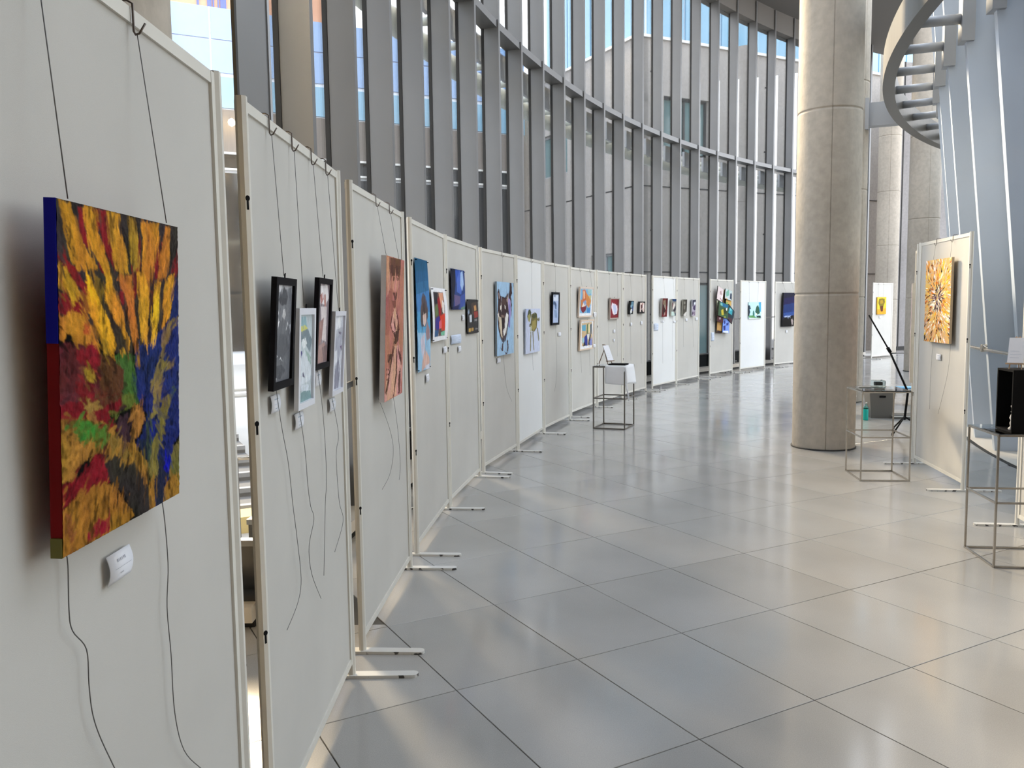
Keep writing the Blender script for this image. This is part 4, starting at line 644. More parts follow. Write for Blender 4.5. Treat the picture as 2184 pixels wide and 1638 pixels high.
# ------------------------------------------------------------------ painted pictures
rng=np.random.default_rng(11)
def vnoise(ny,nx,cy,cxn):
    g=rng.random((cy+2,cxn+2)); y=np.linspace(0,cy,ny); x=np.linspace(0,cxn,nx)
    yi=y.astype(int);xi=x.astype(int); fy=(y-yi)[:,None];fx=(x-xi)[None,:]; fy=fy*fy*(3-2*fy);fx=fx*fx*(3-2*fx)
    a=g[np.ix_(yi,xi)];b=g[np.ix_(yi,xi+1)];c=g[np.ix_(yi+1,xi)];d=g[np.ix_(yi+1,xi+1)]
    return (a*(1-fx)+b*fx)*(1-fy)+(c*(1-fx)+d*fx)*fy-.5
def fillpoly(A,U,V,poly,col,alpha=1.):
    px=np.array([p[0] for p in poly]);py=np.array([p[1] for p in poly])
    msk=np.zeros(U.shape,bool); n=len(poly)
    sel=(U>=px.min())&(U<=px.max())&(V>=py.min())&(V<=py.max())
    if not sel.any(): return msk
    u=U[sel];v=V[sel]; ins=np.zeros(u.shape,bool)
    for i in range(n):
        x0,y0,x1,y1=px[i],py[i],px[(i+1)%n],py[(i+1)%n]
        if y0==y1: continue
        c=((y0>v)!=(y1>v))&(u<(x1-x0)*(v-y0)/(y1-y0)+x0); ins^=c
    msk[sel]=ins
    if not np.isscalar(alpha): alpha=alpha[msk]
    A[msk]=A[msk]*(1-alpha)+np.array(col)*alpha
    return msk
def blur(A,k):
    for ax in (0,1):
        p=np.pad(A,[(k,k) if i==ax else (0,0) for i in range(A.ndim)],mode='edge'); s=0
        for i in range(2*k+1): s=s+np.take(p,range(i,i+A.shape[ax]),axis=ax)
        A=s/(2*k+1)
    return A
def burst(A,U,V,h):
    A[:]=np.array(lin('d8b070')); r=random.Random(5)
    cs=['e09a3c','d07a24','f0c040','1c1414','2a1a18','f4e8d8','f0d8b0','c8641c','e8b060','8a4a1c','fdf4e4','e0a050']
    for n in range(900):
        a=r.random()*2*math.pi; d=(1-n/900)*.8*(.85+.3*r.random())+.005; L=.07+.12*r.random()+.06*d; wd=.010+.014*r.random()
        x=.5+d*math.cos(a)*1.05; y=.47+d*math.sin(a)*.95
        sw=a+.35*math.sin(3*a+d*5)
        dx,dy=math.cos(sw),math.sin(sw)*.55; tx,ty=-dy*2,dx*.6; 
        q=[(x,y),(x+dx*L*.4+tx*wd,y+dy*L*.4+ty*wd),(x+dx*L,y+dy*L),(x+dx*L*.4-tx*wd,y+dy*L*.4-ty*wd)]
        c=r.choice(cs) if d>.12 else r.choice(['1c1418','4a3454','f8f0ea','6a4a5a','2a1c1c','e8d0b0'])
        if .2<d<.45 and math.cos(a)>.4: c=r.choice(['f0c030','f4d870','e0a030','fdf4e4','d89a30'])
        fillpoly(A,U,V,q,lin(c))
def paint(name,w,h,a):
    nx,ny=a['nx'],a['ny']
    if not a.get('relief'): nx=int(nx*1.5)*2; ny=int(ny*1.5)*2
    A=np.zeros((ny,nx,3)); U,V=np.meshgrid(np.linspace(0,1,nx),np.linspace(0,1,ny))
    wp=a.get('warp',0.); asp=w/h
    n1=vnoise(ny,nx,max(4,int(26)),max(4,int(26*asp))); n2=vnoise(ny,nx,60,max(6,int(60*asp)))
    Uw=U+(n1*1.4+n2)*wp*1.2/asp; Vw=V+(vnoise(ny,nx,26,max(4,int(26*asp)))*1.4+vnoise(ny,nx,60,max(6,int(60*asp))))*wp*1.2
    ids=np.zeros((ny,nx))
    if a.get('streak'):
        al=np.clip(1.02+1.3*vnoise(ny,nx,44,max(6,int(60*asp)))+1.5*vnoise(ny,nx,22,max(8,int(150*asp))),.25,1.)[...,None]
        Uw=Uw+(rng.random((ny,nx))-.5)*.006/asp*.6; Vw=Vw+(rng.random((ny,nx))-.5)*.008
    else: al=1.
    if name=='burst_painting': burst(A,U,V,h)
    else:
        for k,op in enumerate(a['ops']):
            t=op.split(); col=lin(t[1]); poly=[tuple(int(c)/500 for c in q.split(',')) for q in t[2:]]
            mk=fillpoly(A,Uw,Vw,poly,col,al)
            ids[mk]=k
    # short brush dabs picked from the colours already there
    if name!='burst_painting':
        rd=random.Random(hash(name)%1000 if False else len(name)*7+nx)
        nd=1500 if a.get('streak') else 220
        for q in range(nd):
            u=rd.random();v=rd.random(); c=A[min(ny-1,int(v*ny)),min(nx-1,int(u*nx))]*(.72+.62*rd.random())
            if a.get('streak'):
                an=math.atan2((.62-v)/asp*1.0,.62-u)+rd.uniform(-.35,.35); L=rd.uniform(.018,.05); wd=rd.uniform(.004,.009)
            else: an=rd.uniform(.9,2.2); L=rd.uniform(.03,.09); wd=rd.uniform(.006,.014)
            u+=rd.gauss(0,.012)/asp*.6; v+=rd.gauss(0,.012)
            dx,dy=math.cos(an)*L/asp*.7,math.sin(an)*L; tx,ty=-math.sin(an)*wd/asp*.7,math.cos(an)*wd
            p4=[(u-dx,v-dy),(u-dx*.4+tx,v-dy*.4+ty),(u+dx*.5+tx,v+dy*.5+ty),(u+dx,v+dy),(u+dx*.5-tx,v+dy*.5-ty),(u-dx*.4-tx,v-dy*.4-ty)]
            j0=max(0,int((v-L)*ny)-2);j1=min(ny,int((v+L)*ny)+3);hw=(L/asp*.7+wd/asp); i0=max(0,int((u-hw)*nx)-2);i1=min(nx,int((u+hw)*nx)+3)
            if j1>j0 and i1>i0: fillpoly(A[j0:j1,i0:i1],U[j0:j1,i0:i1],V[j0:j1,i0:i1],p4,c,.75)
        if a.get('streak'): A=A*.35+blur(A,1)*.65
    if a.get('soft'): A=blur(A,1)
    if not a.get('relief'): A=A.reshape(ny//2,2,nx//2,2,3).mean((1,3)); ids=ids[::2,::2]; ny//=2; nx//=2
    mx=a.get('mix',.1)
    if mx:
        f=1+mx*(1.2*vnoise(ny,nx,14,max(3,int(40*asp)))+1.6*vnoise(ny,nx,70,max(8,int(90*asp)))+(1.0 if a.get('relief') else .25)*(rng.random((ny,nx))-.5))
        A=A*f[...,None]
        if a.get('relief'):   # flecks of dark underpaint
            fl=vnoise(ny,nx,110,max(8,int(110*asp)))+.5*vnoise(ny,nx,40,max(8,int(40*asp))); A[fl>.60]*=.6
            hu=vnoise(ny,nx,10,max(3,int(16*asp))); A[...,1]*=1+.25*hu; A[...,2]*=1-.3*hu
    return np.clip(A,0.001,1),ids
def picture(parent,name,w,h,y,a,z0=0,curl=0.):
    A,ids=paint(name,w,h,a); ny,nx=A.shape[:2]
    X=np.linspace(-w/2,w/2,nx)[None,:].repeat(ny,0); Zz=(z0+h-np.linspace(0,h,ny))[:,None].repeat(nx,1); Y=np.full((ny,nx),y,float)
    if a.get('relief'):
        rl=a['relief']; Y-=rl*(vnoise(ny,nx,50,int(50*w/h)+3)+vnoise(ny,nx,110,int(110*w/h)+3)+.5*np.sign(blur(ids%5,1)-2)*.5)
    if curl:
        u=np.linspace(0,1,ny)[:,None]; v=np.linspace(-1,1,nx)[None,:]
        Y-=curl*(np.sin(u*math.pi*.95)*.6*(1+.4*v)+.35*v*v*(u))
    vs=np.stack([X,Y,Zz],-1).reshape(-1,3)
    i=np.arange(ny-1)[:,None]*nx+np.arange(nx-1)[None,:]; f=np.stack([i,i+nx,i+nx+1,i+1],-1).reshape(-1,4)
    me=bpy.data.meshes.new('picture'); me.from_pydata(vs.tolist(),[],f.tolist())
    ca=me.color_attributes.new('Col','FLOAT_COLOR','POINT'); c4=np.ones((ny*nx,4),np.float32); c4[:,:3]=A.reshape(-1,3); ca.data.foreach_set('color',c4.ravel())
    me.polygons.foreach_set('use_smooth',[True]*len(f)); 
    key='art%d'%int(a['rough']*100)
    if key not in M: M[key]=artmat(key,a['rough'])
    me.materials.append(M[key]); me.update()
    return me
ALAB={'tulip_painting':('big thick oil painting of yellow petals over red, green and blue, with a red edge','painting'),
'hat_drawing':('black framed grey drawing of a figure in a wide hat, first on its panel','framed picture'),
'pastel_drawing':('white framed pale green and yellow drawing, hung lower beside the hat drawing','framed picture'),
'pale_hair_drawing':('black framed drawing of a pale haired figure in pinkish grey','framed picture'),
'grey_figure_drawing':('white framed pale grey drawing, last of the four narrow frames','framed picture'),
'copper_painting':('tall canvas painted in copper brown with a figure in a pleated skirt','painting'),
'blue_girl_poster':('long blue poster of a dark haired girl seen from the side','poster'),
'white_bordered_print':('colourful red and blue print with a wide white border','poster'),
'night_blue_poster':('dark blue poster pinned high with a pale blue glow','poster'),
'black_flyer':('black flyer with small orange figure, pinned under the dark blue poster','poster'),
'dog_painting':('painting of a dark brown and white dog face on light blue','painting'),
'horse_drawing':('pale drawing of a thin olive brown horse on the white panel','painting'),
'blue_scroll_painting':('small narrow black framed picture in blue and white','framed picture'),
'red_hair_portrait':('upper wood framed portrait of a figure with long orange hair','framed picture'),
'blue_robe_portrait':('lower wood framed portrait of a figure in a blue robe','framed picture'),
'white_leaf_picture':('small red framed picture with a white leaf shape','framed picture'),
'night_flower_block':('small black edged block painted in blue grey','painting'),
'pink_face_block':('small black edged block with a pale pink shape','painting'),
'crimson_figure_canvas':('small deep canvas in crimson and black, first on the white panel with the notice','painting'),
'blue_brow_canvas':('small canvas with a dark blue top, second on the white panel with the notice','painting'),
'dark_mask_canvas':('small dark olive grey canvas, right after the white panel corner','painting'),
'violet_face_canvas':('small violet and navy canvas, last of the row of four small ones','painting'),
'sketch_canvas':('pale pink tilted canvas at the top left of the canvas cluster','painting'),
'mint_canvas':('mint green canvas at the top right of the canvas cluster','painting'),
'yellow_canvas':('small yellow canvas under the mint green one in the cluster','painting'),
'ochre_canvas':('narrow ochre and black canvas between the pink and mint ones','painting'),
'cream_canvas':('cream coloured canvas at the left side of the cluster','painting'),
'harbour_canvas':('blue and olive tilted canvas in the middle of the cluster','painting'),
'lagoon_canvas':('dark tilted canvas with a turquoise patch, sticking out right of the cluster','painting'),
'maroon_canvas':('small maroon canvas below the middle of the cluster','painting'),
'tan_canvas':('tan canvas with a dark foot at the bottom left of the cluster','painting'),
'blue_pattern_canvas':('light blue patterned canvas at the bottom of the cluster','painting'),
'lake_print':('small unframed print of a lake with dark trees','print'),
'night_sky_canvas':('dark blue night sky canvas over a black hill','painting'),
'burst_painting':('orange, black and white painting of strokes bursting from the centre','painting'),
'sunflower_painting':('small yellow picture of sunflowers in a brown pot','painting'),
'pale_abstract_painting':('pale violet grey abstract canvas seen edge on','painting')}
ATOP={}
for name,a in ARTS.items():
    p,e,rz,pw=PW[a['panel']]; n=Vector((e.y,-e.x)); w=a['s1']-a['s0']; h=a['z1']-a['z0']; sc=(a['s0']+a['s1'])/2
    off=a.get('off',.004) if a['kind']!='sheet' else .008
    b=p+e*sc+n*off; lean=math.asin(min(.5,a.get('lean',0.)/max(h,.1)))
    rot=a.get('rot',0.); nm=name if name not in('x',) else name
    t=thing(nm,ALAB[name][0],ALAB[name][1],(b.x,b.y,a['z0']),rz,None)
    if rot:
        # turned in the plane of the panel about its centre
        t.rotation_mode='QUATERNION'
        Rz=Matrix.Rotation(rz,4,'Z'); Ry=Matrix.Rotation(-rot,4,'Y'); mw=Matrix.Translation((b.x,b.y,a['z0']+h/2))@Rz@Ry@Matrix.Translation((0,0,-h/2)); t.location=mw.to_translation(); t.rotation_quaternion=mw.to_quaternion()
    else: t.rotation_euler=(lean,0,rz)
    tk=a['t']
    if a['kind']=='canvas':
        me=picture(t,name,w,h,-tk-.0006,a); obj('painted_front',me,t)
        sm=mat(name+'_edge',a['side'],.6,noise=.08,nscale=20.)
        mb=MB(); mb.box(-w/2,w/2,-tk,0,0,h)
        if name=='tulip_painting':
            mb=MB(); mb.box(-w/2+.002,w/2-.002,-tk+.001,0,.0,h-.001); o=mb.build('canvas_edge',mat('edge_red','7a0408',.7,0,.2,noise=.15,nscale=14.),t)
            mb=MB(); mb.box(-w/2-.0012,-w/2+.003,-tk+.0006,-.001,h-.20,h+.0005); mb.build('blue_edge',mat('edge_blue','07078c',.7,0,.2),t)
            mb=MB(); mb.box(-w/2-.0012,-w/2+.003,-tk+.0006,-.001,-.0008,.028); mb.build('olive_edge',mat('edge_olive','6a6414',.5),t)
        else: mb.build('canvas_edge',sm,t)
    elif a['kind']=='frame':
        fwd_=a['fw']; dk=a['fcol'][0]=='1'; fm=mat(name+'_frame',a['fcol'],.6 if dk else .4,0,.06 if dk else .4,noise=.03,nscale=12.)
        for (x0,x1,z0,z1) in ((-w/2,-w/2+fwd_,0,h),(w/2-fwd_,w/2,0,h),(-w/2+fwd_,w/2-fwd_,0,fwd_),(-w/2+fwd_,w/2-fwd_,h-fwd_,h)):
            mb=MB(); mb.box(x0,x1,-tk,0,z0,z1); mb.build('frame_bar',fm,t)
        me=picture(t,name,w-2*fwd_,h-2*fwd_,-tk+.008,a,z0=fwd_); obj('picture',me,t)
        mb=MB(); mb.box(-w/2+fwd_,w/2-fwd_,-tk+.0095,-.002,fwd_,h-fwd_); mb.build('backing',M['shadowgrey'],t)
        mb=MB(); mb.tube([(0,-tk*.5,h-.002),(0,-tk*.5,h+.010),(.004,-tk*.5,h+.012)],.0022,6); mb.build('hanging_eye',M['black'],t)
    else:
        me=picture(t,name,w,h,-.003,a,curl=a.get('curl',0)); o=obj('printed_sheet',me,t)
        md=o.modifiers.new('thick','SOLIDIFY'); md.thickness=.0012; md.offset=1
        for sx_ in (-1,1):
            for zz in (.012,h-.012):
                mb=MB(); mb.tube([(sx_*(w/2-.012),-.004,zz),(sx_*(w/2-.012),-.010-a.get('curl',0)*.5,zz)],.0032,6); mb.build('pin',M['black'],t)
# ------------------------------------------------------------------ cords
hk=MB(); hk.tube([(0,.034,-.012),(0,.034,.004),(0,.025,.010),(0,.004,.010),(0,-.006,.004),(0,-.006,-.045),(.0,-.009,-.051),(.0,-.016,-.049),(.004,-.026,-.030)],.0022,6)
hook_me=hk.mesh('hook',M['hook'])
cnt={}
SHORT={'tulip_painting':'big yellow and red painting','hat_drawing':'hat drawing','pastel_drawing':'pale green drawing','pale_hair_drawing':'pale hair drawing','grey_figure_drawing':'pale grey drawing','copper_painting':'copper painting','dog_painting':'dog painting','horse_drawing':'horse drawing','blue_scroll_painting':'narrow blue picture','red_hair_portrait':'orange hair portrait','white_leaf_picture':'white leaf picture','night_flower_block':'blue grey block','pink_face_block':'pink block','crimson_figure_canvas':'crimson canvas','blue_brow_canvas':'dark blue topped canvas','dark_mask_canvas':'olive grey canvas','violet_face_canvas':'violet canvas','sketch_canvas':'pale pink canvas','mint_canvas':'mint green canvas','lake_print':'lake print','night_sky_canvas':'night sky canvas','burst_painting':'orange burst painting','sunflower_painting':'sunflower picture'}
from collections import Counter
tot=Counter(c[1] for c in CORDS)
for pan,key,top,tail in CORDS:
    p,e,rz,pw=PW[pan]; cnt[key]=cnt.get(key,0)+1
    side='' if tot[key]==1 else (' left side of the' if cnt[key]==1 else ' right side of the')
    lab=('thin grey cord with hook holding the'+side+(' ' if side else ' ')+SHORT[key]).replace('the left side of the','the left side of the')
    if side: lab='thin grey cord with hook holding the'+side+' '+SHORT[key]
    far_=p.length>6
    s0=top[0][0]; base=p+e*s0
    t=thing('hanging_cord',lab,'cord',(base.x,base.y,HP-.004),rz,'picture hanging cords')
    obj('hook',hook_me,t)
    a=ARTS[key]; zt=a['z1']
    dep=a['t']*.5+ (a.get('lean',0)) + a.get('off',.004) if a['kind']!='sheet' else .006
    x1=top[1][0]-s0; r=.0010
    zt0=zt+.004-(HP-.004)
    pts=[(.0,-.012,-.051),(x1*.5,-.012-(dep-.012)*.5,(-.051+zt0)/2),(x1,-dep,zt0)]
    mb=MB(); mb.tube(pts,r,5); mb.build('cord',M['wire'],t)
    if tail:
        z0=a['z0']; tp=[(x-s0,-.010,z-(HP-.004)) for x,z in tail]
        # smooth (Catmull-Rom)
        pp=[Vector(q) for q in tp]; out=[]
        for i in range(len(pp)-1):
            a0=pp[max(i-1,0)];a1=pp[i];a2=pp[i+1];a3=pp[min(i+2,len(pp)-1)]
            for k in range(5):
                u=k/5; out.append(.5*((2*a1)+(a2-a0)*u+(2*a0-5*a1+4*a2-a3)*u*u+(3*a1-a0-3*a2+a3)*u*u*u))
        out.append(pp[-1])
        mb=MB(); mb.tube(out,r,5); mb.build('loose_end',M['wire'],t)
# ------------------------------------------------------------------ label cards
CL=['white title card under the big yellow and red painting','white title card under the hat drawing','white title card under the pale green drawing','white title card partly hidden under the pale hair drawing','white title card under the pale grey drawing',
'narrow white card under the long blue girl poster','narrow white card under the white bordered print','pale blue information sheet beneath the dark blue poster','small white card just below the pale blue information sheet','small white card right under the dark blue poster corner',
'small white card under the dog painting','small white card under the narrow blue picture','small white card beside the lower corner of the orange hair portrait','small white card beside the lower corner of the blue robe portrait',
'small white card under the red picture with the white leaf','tiny white slip, lower of the two under the white leaf picture','small white card under the blue grey block','small white card under the pink block',
'pale blue notice pinned at the left edge of the white panel','small white card under the crimson canvas','small white card under the dark blue topped canvas','small white card under the olive grey canvas','small white card under the violet canvas',
'tall pale notice pinned at the lower left of the canvas cluster','small white card under the night sky canvas','small white card under the orange burst painting','small white card under the sunflower picture']
for (pan,s0,s1,z0,z1,kind),lab in zip(CARDS,CL):
    p,e,rz,pw=PW[pan]; n=Vector((e.y,-e.x)); w=s1-s0; h=z1-z0; b=p+e*((s0+s1)/2)+n*.0035
    t=thing('title_card',lab,'card',(b.x,b.y,z0),rz,'paper cards on the panels')
    bul=.006 if kind=='near' else .004
    k=8; vs=[];fs=[]
    for i in range(k+1):
        u=i/k; y=-.001-bul*math.sin(math.pi*u)
        vs+=[(-w/2,y,u*h),(w/2,y,u*h),(w/2,y+.0012,u*h),(-w/2,y+.0012,u*h)]
    for i in range(k):
        a=i*4;c=a+4; fs+=[(a,a+1,c+1,c),(a+1,a+2,c+2,c+1),(a+2,a+3,c+3,c+2),(a+3,a,c,c+3)]
    fs+=[(3,2,1,0),(k*4,k*4+1,k*4+2,k*4+3)]
    mb=MB(); mb.add(vs,fs,True); mb.build('sheet',M['bluepaper'] if kind in('map','notice') else M['paper'],t)
    mb=MB()
    def bar(u0,u1,v0,v1):
        def Y(v): return -.0018-bul*math.sin(math.pi*v)
        mb.add([(-w/2+u0*w,Y(v0),v0*h),(-w/2+u1*w,Y(v0),v0*h),(-w/2+u1*w,Y(v1),v1*h),(-w/2+u0*w,Y(v1),v1*h)],[(0,1,2,3)])
    if kind=='near':
        rr_=random.Random(3)
        # title characters built as little strokes
        for i in range(6):
            x=.32+i*.062
            for v in (.70,.735,.77): bar(x+.004,x+.046,v,v+.012 if (i in(0,5) or rr_.random()>.4) else v+.006)
            bar(x+.02,x+.028,.69,.79)
            if i in (0,5): bar(x+.004,x+.01,.69,.79); bar(x+.04,x+.046,.69,.79)
        bar(.2,.9,.475,.483)
        for i in range(3):
            x=.44+i*.05; bar(x,x+.035,.25,.262); bar(x,x+.035,.275,.282); bar(x+.014,x+.02,.235,.295)
        mb.build('lettering',M['ink'],t)
    elif kind=='card':
        bar(.3,.75,.72,.78); bar(.25,.8,.46,.475); bar(.38,.62,.2,.25); mb.build('lettering',M['paleink'],t)
    else:
        for i in range(6): bar(.12,.88 if i%2==0 else .7,.12+i*.14,.15+i*.14)
        mb.build('lettering',M['paleink'],t)
# ------------------------------------------------------------------ wire frame stands
def stand(label,c,e,wx,wy,m,glass,h=.79,r=.0065):
    # c: front left corner, e: direction of the width, depth to the back
    rz=math.atan2(e[1],e[0]); t=thing('display_stand',label,'stand',(c[0],c[1],0),rz,'wire frame display stands')
    for (x,y) in ((0,0),(wx,0),(wx,wy),(0,wy)):
        mb=MB(); mb.tube([(x,y,0),(x,y,h)],r*1.25,4); mb.build('leg',M[m],t)
    for z,nm in ((r,'base_rail'),(h*.49,'middle_rail'),(h-r,'top_rail')):
        for a,b in (((0,0),(wx,0)),((wx,0),(wx,wy)),((wx,wy),(0,wy)),((0,wy),(0,0))):
            mb=MB(); mb.tube([(*a,z),(*b,z)],r*1.25,4); mb.build(nm,M[m],t)
    mb=MB(); mb.box(.004,wx-.004,.004,wy-.004,h,h+.006); mb.build('glass_top',M[glass],t)
    return t,rz
def loc(c,rz,x,y): return (c[0]+x*math.cos(rz)-y*math.sin(rz),c[1]+x*math.sin(rz)+y*math.cos(rz))
# near right stand
nc=(2.815,4.782); nt_,nrz=stand('shiny steel wire stand nearest at the right edge, carrying a black box',nc,(.975,-.13),.46,.415,'steel','tableglass')
# black open box on it
bx=loc(nc,nrz,.075,.02); bh=.365
bb=thing('display_box','open black display box on the glass top of the nearest stand','box',(bx[0],bx[1],.797),nrz)
w_,d_=.36,.21
for nm,(x0,x1,y0,y1,z0,z1) in {'top_panel':(0,w_,0,d_,bh-.012,bh),'bottom_panel':(0,w_,0,d_,0,.012),'front_panel':(0,w_,0,.012,.012,bh-.012),'back_panel':(0,w_,d_-.012,d_,.012,bh-.012),'end_panel':(w_-.012,w_,.012,d_-.012,.012,bh-.012)}.items():
    mb=MB(); mb.box(x0,x1,y0,y1,z0,z1); mb.build(nm,M['black'],bb)
fx=loc(bx,nrz,.024,.052)
fg=thing('figurine','small white porcelain figure inside the black display box','figurine',(fx[0],fx[1],.809))
mb=MB(); mb.lathe([(.018,0),(.02,.008),(.008,.02),(.012,.04),(.007,.055),(.014,.07),(.009,.085),(.004,.095)],12); mb.build('base_part',M['figure'],fg)
mb=MB(); mb.lathe([(.004,.095),(.012,.105),(.006,.115),(.010,.13),(.012,.14),(.006,.15),(.001,.153)],12,(.004,0)); mb.build('upper_part',M['figure'],fg)
def easel(label,plabel,x,y,z,rz,s,tilt=.38,m='wood'):
    t=thing('tabletop_easel',label,'easel',(x,y,z),rz,'small tabletop easels')
    H=.23*s
    for k,xx in enumerate((-.03*s,.03*s)):
        mb=MB(); mb.tube([(xx*1.3,-.04*s,.0),(xx*.35,-.04*s+H*math.tan(tilt),H)],.005*s,4); mb.build('front_leg',M[m],t)
    mb=MB(); mb.tube([(0,-.04*s+H*.8*math.tan(tilt),H*.8),(0,.13*s,.0)],.005*s,4); mb.build('rear_leg',M[m],t)
    mb=MB(); mb.box(-.06*s,.06*s,-.055*s,-.03*s,.035*s,.045*s); mb.build('ledge',M[m],t)
    mb=MB(); mb.box(-.02*s,.02*s,-.02*s+H*.93*math.tan(tilt)-.035*s,-.02*s+H*.93*math.tan(tilt)-.025*s,H*.88,H*.98); mb.build('top_clip',M[m],t)
    # sheet resting on the ledge
    pw_,ph_=.10*s,.19*s
    cx_=x-math.sin(rz)*(-.048*s); cy_=y+math.cos(rz)*(-.048*s)
    q=thing('sign_sheet',plabel,'sign',(cx_,cy_,z+.045*s),rz,'white sheets on small easels'); q.rotation_euler=(-tilt,0,rz)
    mb=MB(); mb.box(-pw_/2,pw_/2,-.003,.0,0,ph_); mb.build('sheet',M['paper'],q)
    mb=MB()
    for i in range(3): mb.add([(-pw_*.36,-.0036,ph_*(.2+.13*i)),(pw_*(.36 if i%2 else .2),-.0036,ph_*(.2+.13*i)),(pw_*(.36 if i%2 else .2),-.0036,ph_*(.2+.13*i)+.0014),(-pw_*.36,-.0036,ph_*(.2+.13*i)+.0014)],[(0,1,2,3)])
    mb.build('lettering',M['paleink'],q)
ex=loc(bx,nrz,.055,.10)
easel('small wooden easel standing on the black display box','white sheet propped on the easel above the black box',ex[0],ex[1],.797+bh,nrz-.55,.82)
# middle right stand
mc=(3.053,7.228); mt,mrz=stand('steel wire stand with glass top beside the orange burst painting panel',mc,(.994,-.11),.41,.45,'steel','tableglass')
ab=loc(mc,mrz,.19,.20)
ac=thing('acrylic_box','clear acrylic case with a dark label on the glass top beside the column','case',(ab[0],ab[1],.797),mrz)
mb=MB(); mb.box(-.045,.045,-.04,.04,0,.008); mb.build('base',M['acrylic'],ac)
mb=MB(); mb.box(-.05,.05,-.045,.045,.008,.075); mb.build('cover',M['clearplastic'],ac)
mb=MB(); mb.box(-.03,.03,-.03,.03,.03,.06); mb.build('content',M['shadowgrey'],ac)
pr2=loc(mc,mrz,.12,.33)
tr=thing('flat_tray','thin grey tray lying on the glass top beside the acrylic case','tray',(pr2[0],pr2[1],.797),mrz)
mb=MB(); mb.box(-.07,.10,-.05,.05,0,.006); mb.build('tray_base',M['plate'],tr)
mb=MB(); mb.tube([(-.07,-.05,.006),(.10,-.05,.006),(.10,.05,.006),(-.07,.05,.006)],.004,4,closed=True); mb.build('tray_rim',M['steel'],tr)
# far brown stand
fc=(1.039,10.609); ft_,frz=stand('brown wire stand by the left panels with a white cloth on top',fc,(.375,-.157),.408,.46,'bronze','tableglass',h=.80,r=.0085)
# cloth draped over right half
def cloth():
    t=thing('white_cloth','white cloth draped over the front corner of the brown stand','cloth',(*loc(fc,frz,.21,.0),.806),frz)
    nx,ny=22,26; vs=[];fs=[]
    for j in range(ny+1):
        for i in range(nx+1):
            u=i/nx; v=j/ny
            s=v*.95 ; x=.05+u*.44; 
            # path over the table: back -> front edge -> hang
            yb=.40-s
            if yb>0: X,Y,Z=x-.10,yb,.003
            else: X,Y,Z=x-.10,-.012-.012*math.sin(u*7)*min(1,-yb*6),yb*(.40+.06*u)
            if x-.10>.205:      # hangs over the right side
                ex=x-.10-.205; Z=min(Z,.003)-ex*(1.0+.35*(1-v)); X=.212+.18*ex+.02*math.sin(v*9)*ex*6
            vs.append((X,Y,Z))
    for j in range(ny):
        for i in range(nx): a=j*(nx+1)+i; fs.append((a,a+1,a+nx+2,a+nx+1))
    mb=MB(); mb.add(vs,fs,True); o=mb.build('drape',M['cloth'],t); md=o.modifiers.new('thick','SOLIDIFY'); md.thickness=.003
    return t
cloth()
bt=loc(fc,frz,.28,.14)
tb=thing('black_tray','flat black tray lying on the white cloth of the brown stand','tray',(bt[0],bt[1],.812),frz)
mb=MB(); mb.box(-.10,.12,-.08,.09,0,.012); mb.build('tray_base',M['black'],tb)
mb=MB(); mb.tube([(-.10,-.08,.014),(.12,-.08,.014),(.12,.09,.014),(-.10,.09,.014)],.005,4,closed=True); mb.build('tray_rim',M['black'],tb)
eb_=loc(fc,frz,.10,.30)
easel('small wooden easel at the back of the brown stand','white sheet propped on the easel of the brown stand',eb_[0],eb_[1],.808,frz+1.15,1.12,tilt=.42,m='darkwood')
# ------------------------------------------------------------------ things on the floor behind the middle stand
BK=(5.02,11.35)
bk=thing('storage_bucket','square tapered grey bucket behind the middle stand, filled with cloths','bucket',(*BK,0),-.15)
def taper(w0,w1,h,wall=.008):
    mb=MB(); a=w0/2;b=w1/2; lo=[(-a,-a,0),(a,-a,0),(a,a,0),(-a,a,0)]; hi=[(-b,-b,h),(b,-b,h),(b,b,h),(-b,b,h)]; c=b-wall; hi2=[(-c,-c,h),(c,-c,h),(c,c,h),(-c,c,h)]; d=a-wall; lo2=[(-d,-d,.01),(d,-d,.01),(d,d,.01),(-d,d,.01)]
    mb.add(lo+hi+hi2+lo2,[(3,2,1,0)]+[(i,(i+1)%4,(i+1)%4+4,i+4) for i in range(4)]+[(i+4,(i+1)%4+4,(i+1)%4+8,i+8) for i in range(4)]+[(i+8,(i+1)%4+8,(i+1)%4+12,i+12) for i in range(4)]+[(12,13,14,15)]); return mb
taper(.26,.34,.385).build('bucket_body',M['bucket'],bk)
mb=MB(); mb.box(-.04,.04,-.172,-.158,.285,.31); mb.build('handle_slot',M['black'],bk)
def rag(name,label,m,x,y,z,s,seed):
    r=random.Random(seed); bm=bmesh.new(); bmesh.ops.create_icosphere(bm,subdivisions=3,radius=s)
    for v in bm.verts: v.co*=1+.28*math.sin(v.co.x*70+seed)*math.sin(v.co.y*60+seed*2)+.12*r.random(); v.co.z*=.55
    me=bpy.data.meshes.new(name); bm.to_mesh(me); bm.free(); me.polygons.foreach_set('use_smooth',[True]*len(me.polygons)); me.materials.append(m); o=obj(name,me); o.location=(x,y,z); tag(o,label,'cloth')
rag('red_rag','crumpled red cloth sticking out of the grey bucket',M['redcloth'],BK[0]-.07,BK[1]-.07,.365,.075,1)
rag('white_rag','crumpled white cloth sticking out of the grey bucket',M['cloth'],BK[0]+.07,BK[1]-.03,.365,.075,2)
tbt=thing('teal_bottle','clear pump bottle of teal liquid on the floor by the column','bottle',(4.72,11.06,0))
mb=MB(); mb.lathe([(.03,0),(.033,.01),(.033,.15),(.03,.165),(.012,.18)],16); mb.build('liquid',M['teal'],tbt)
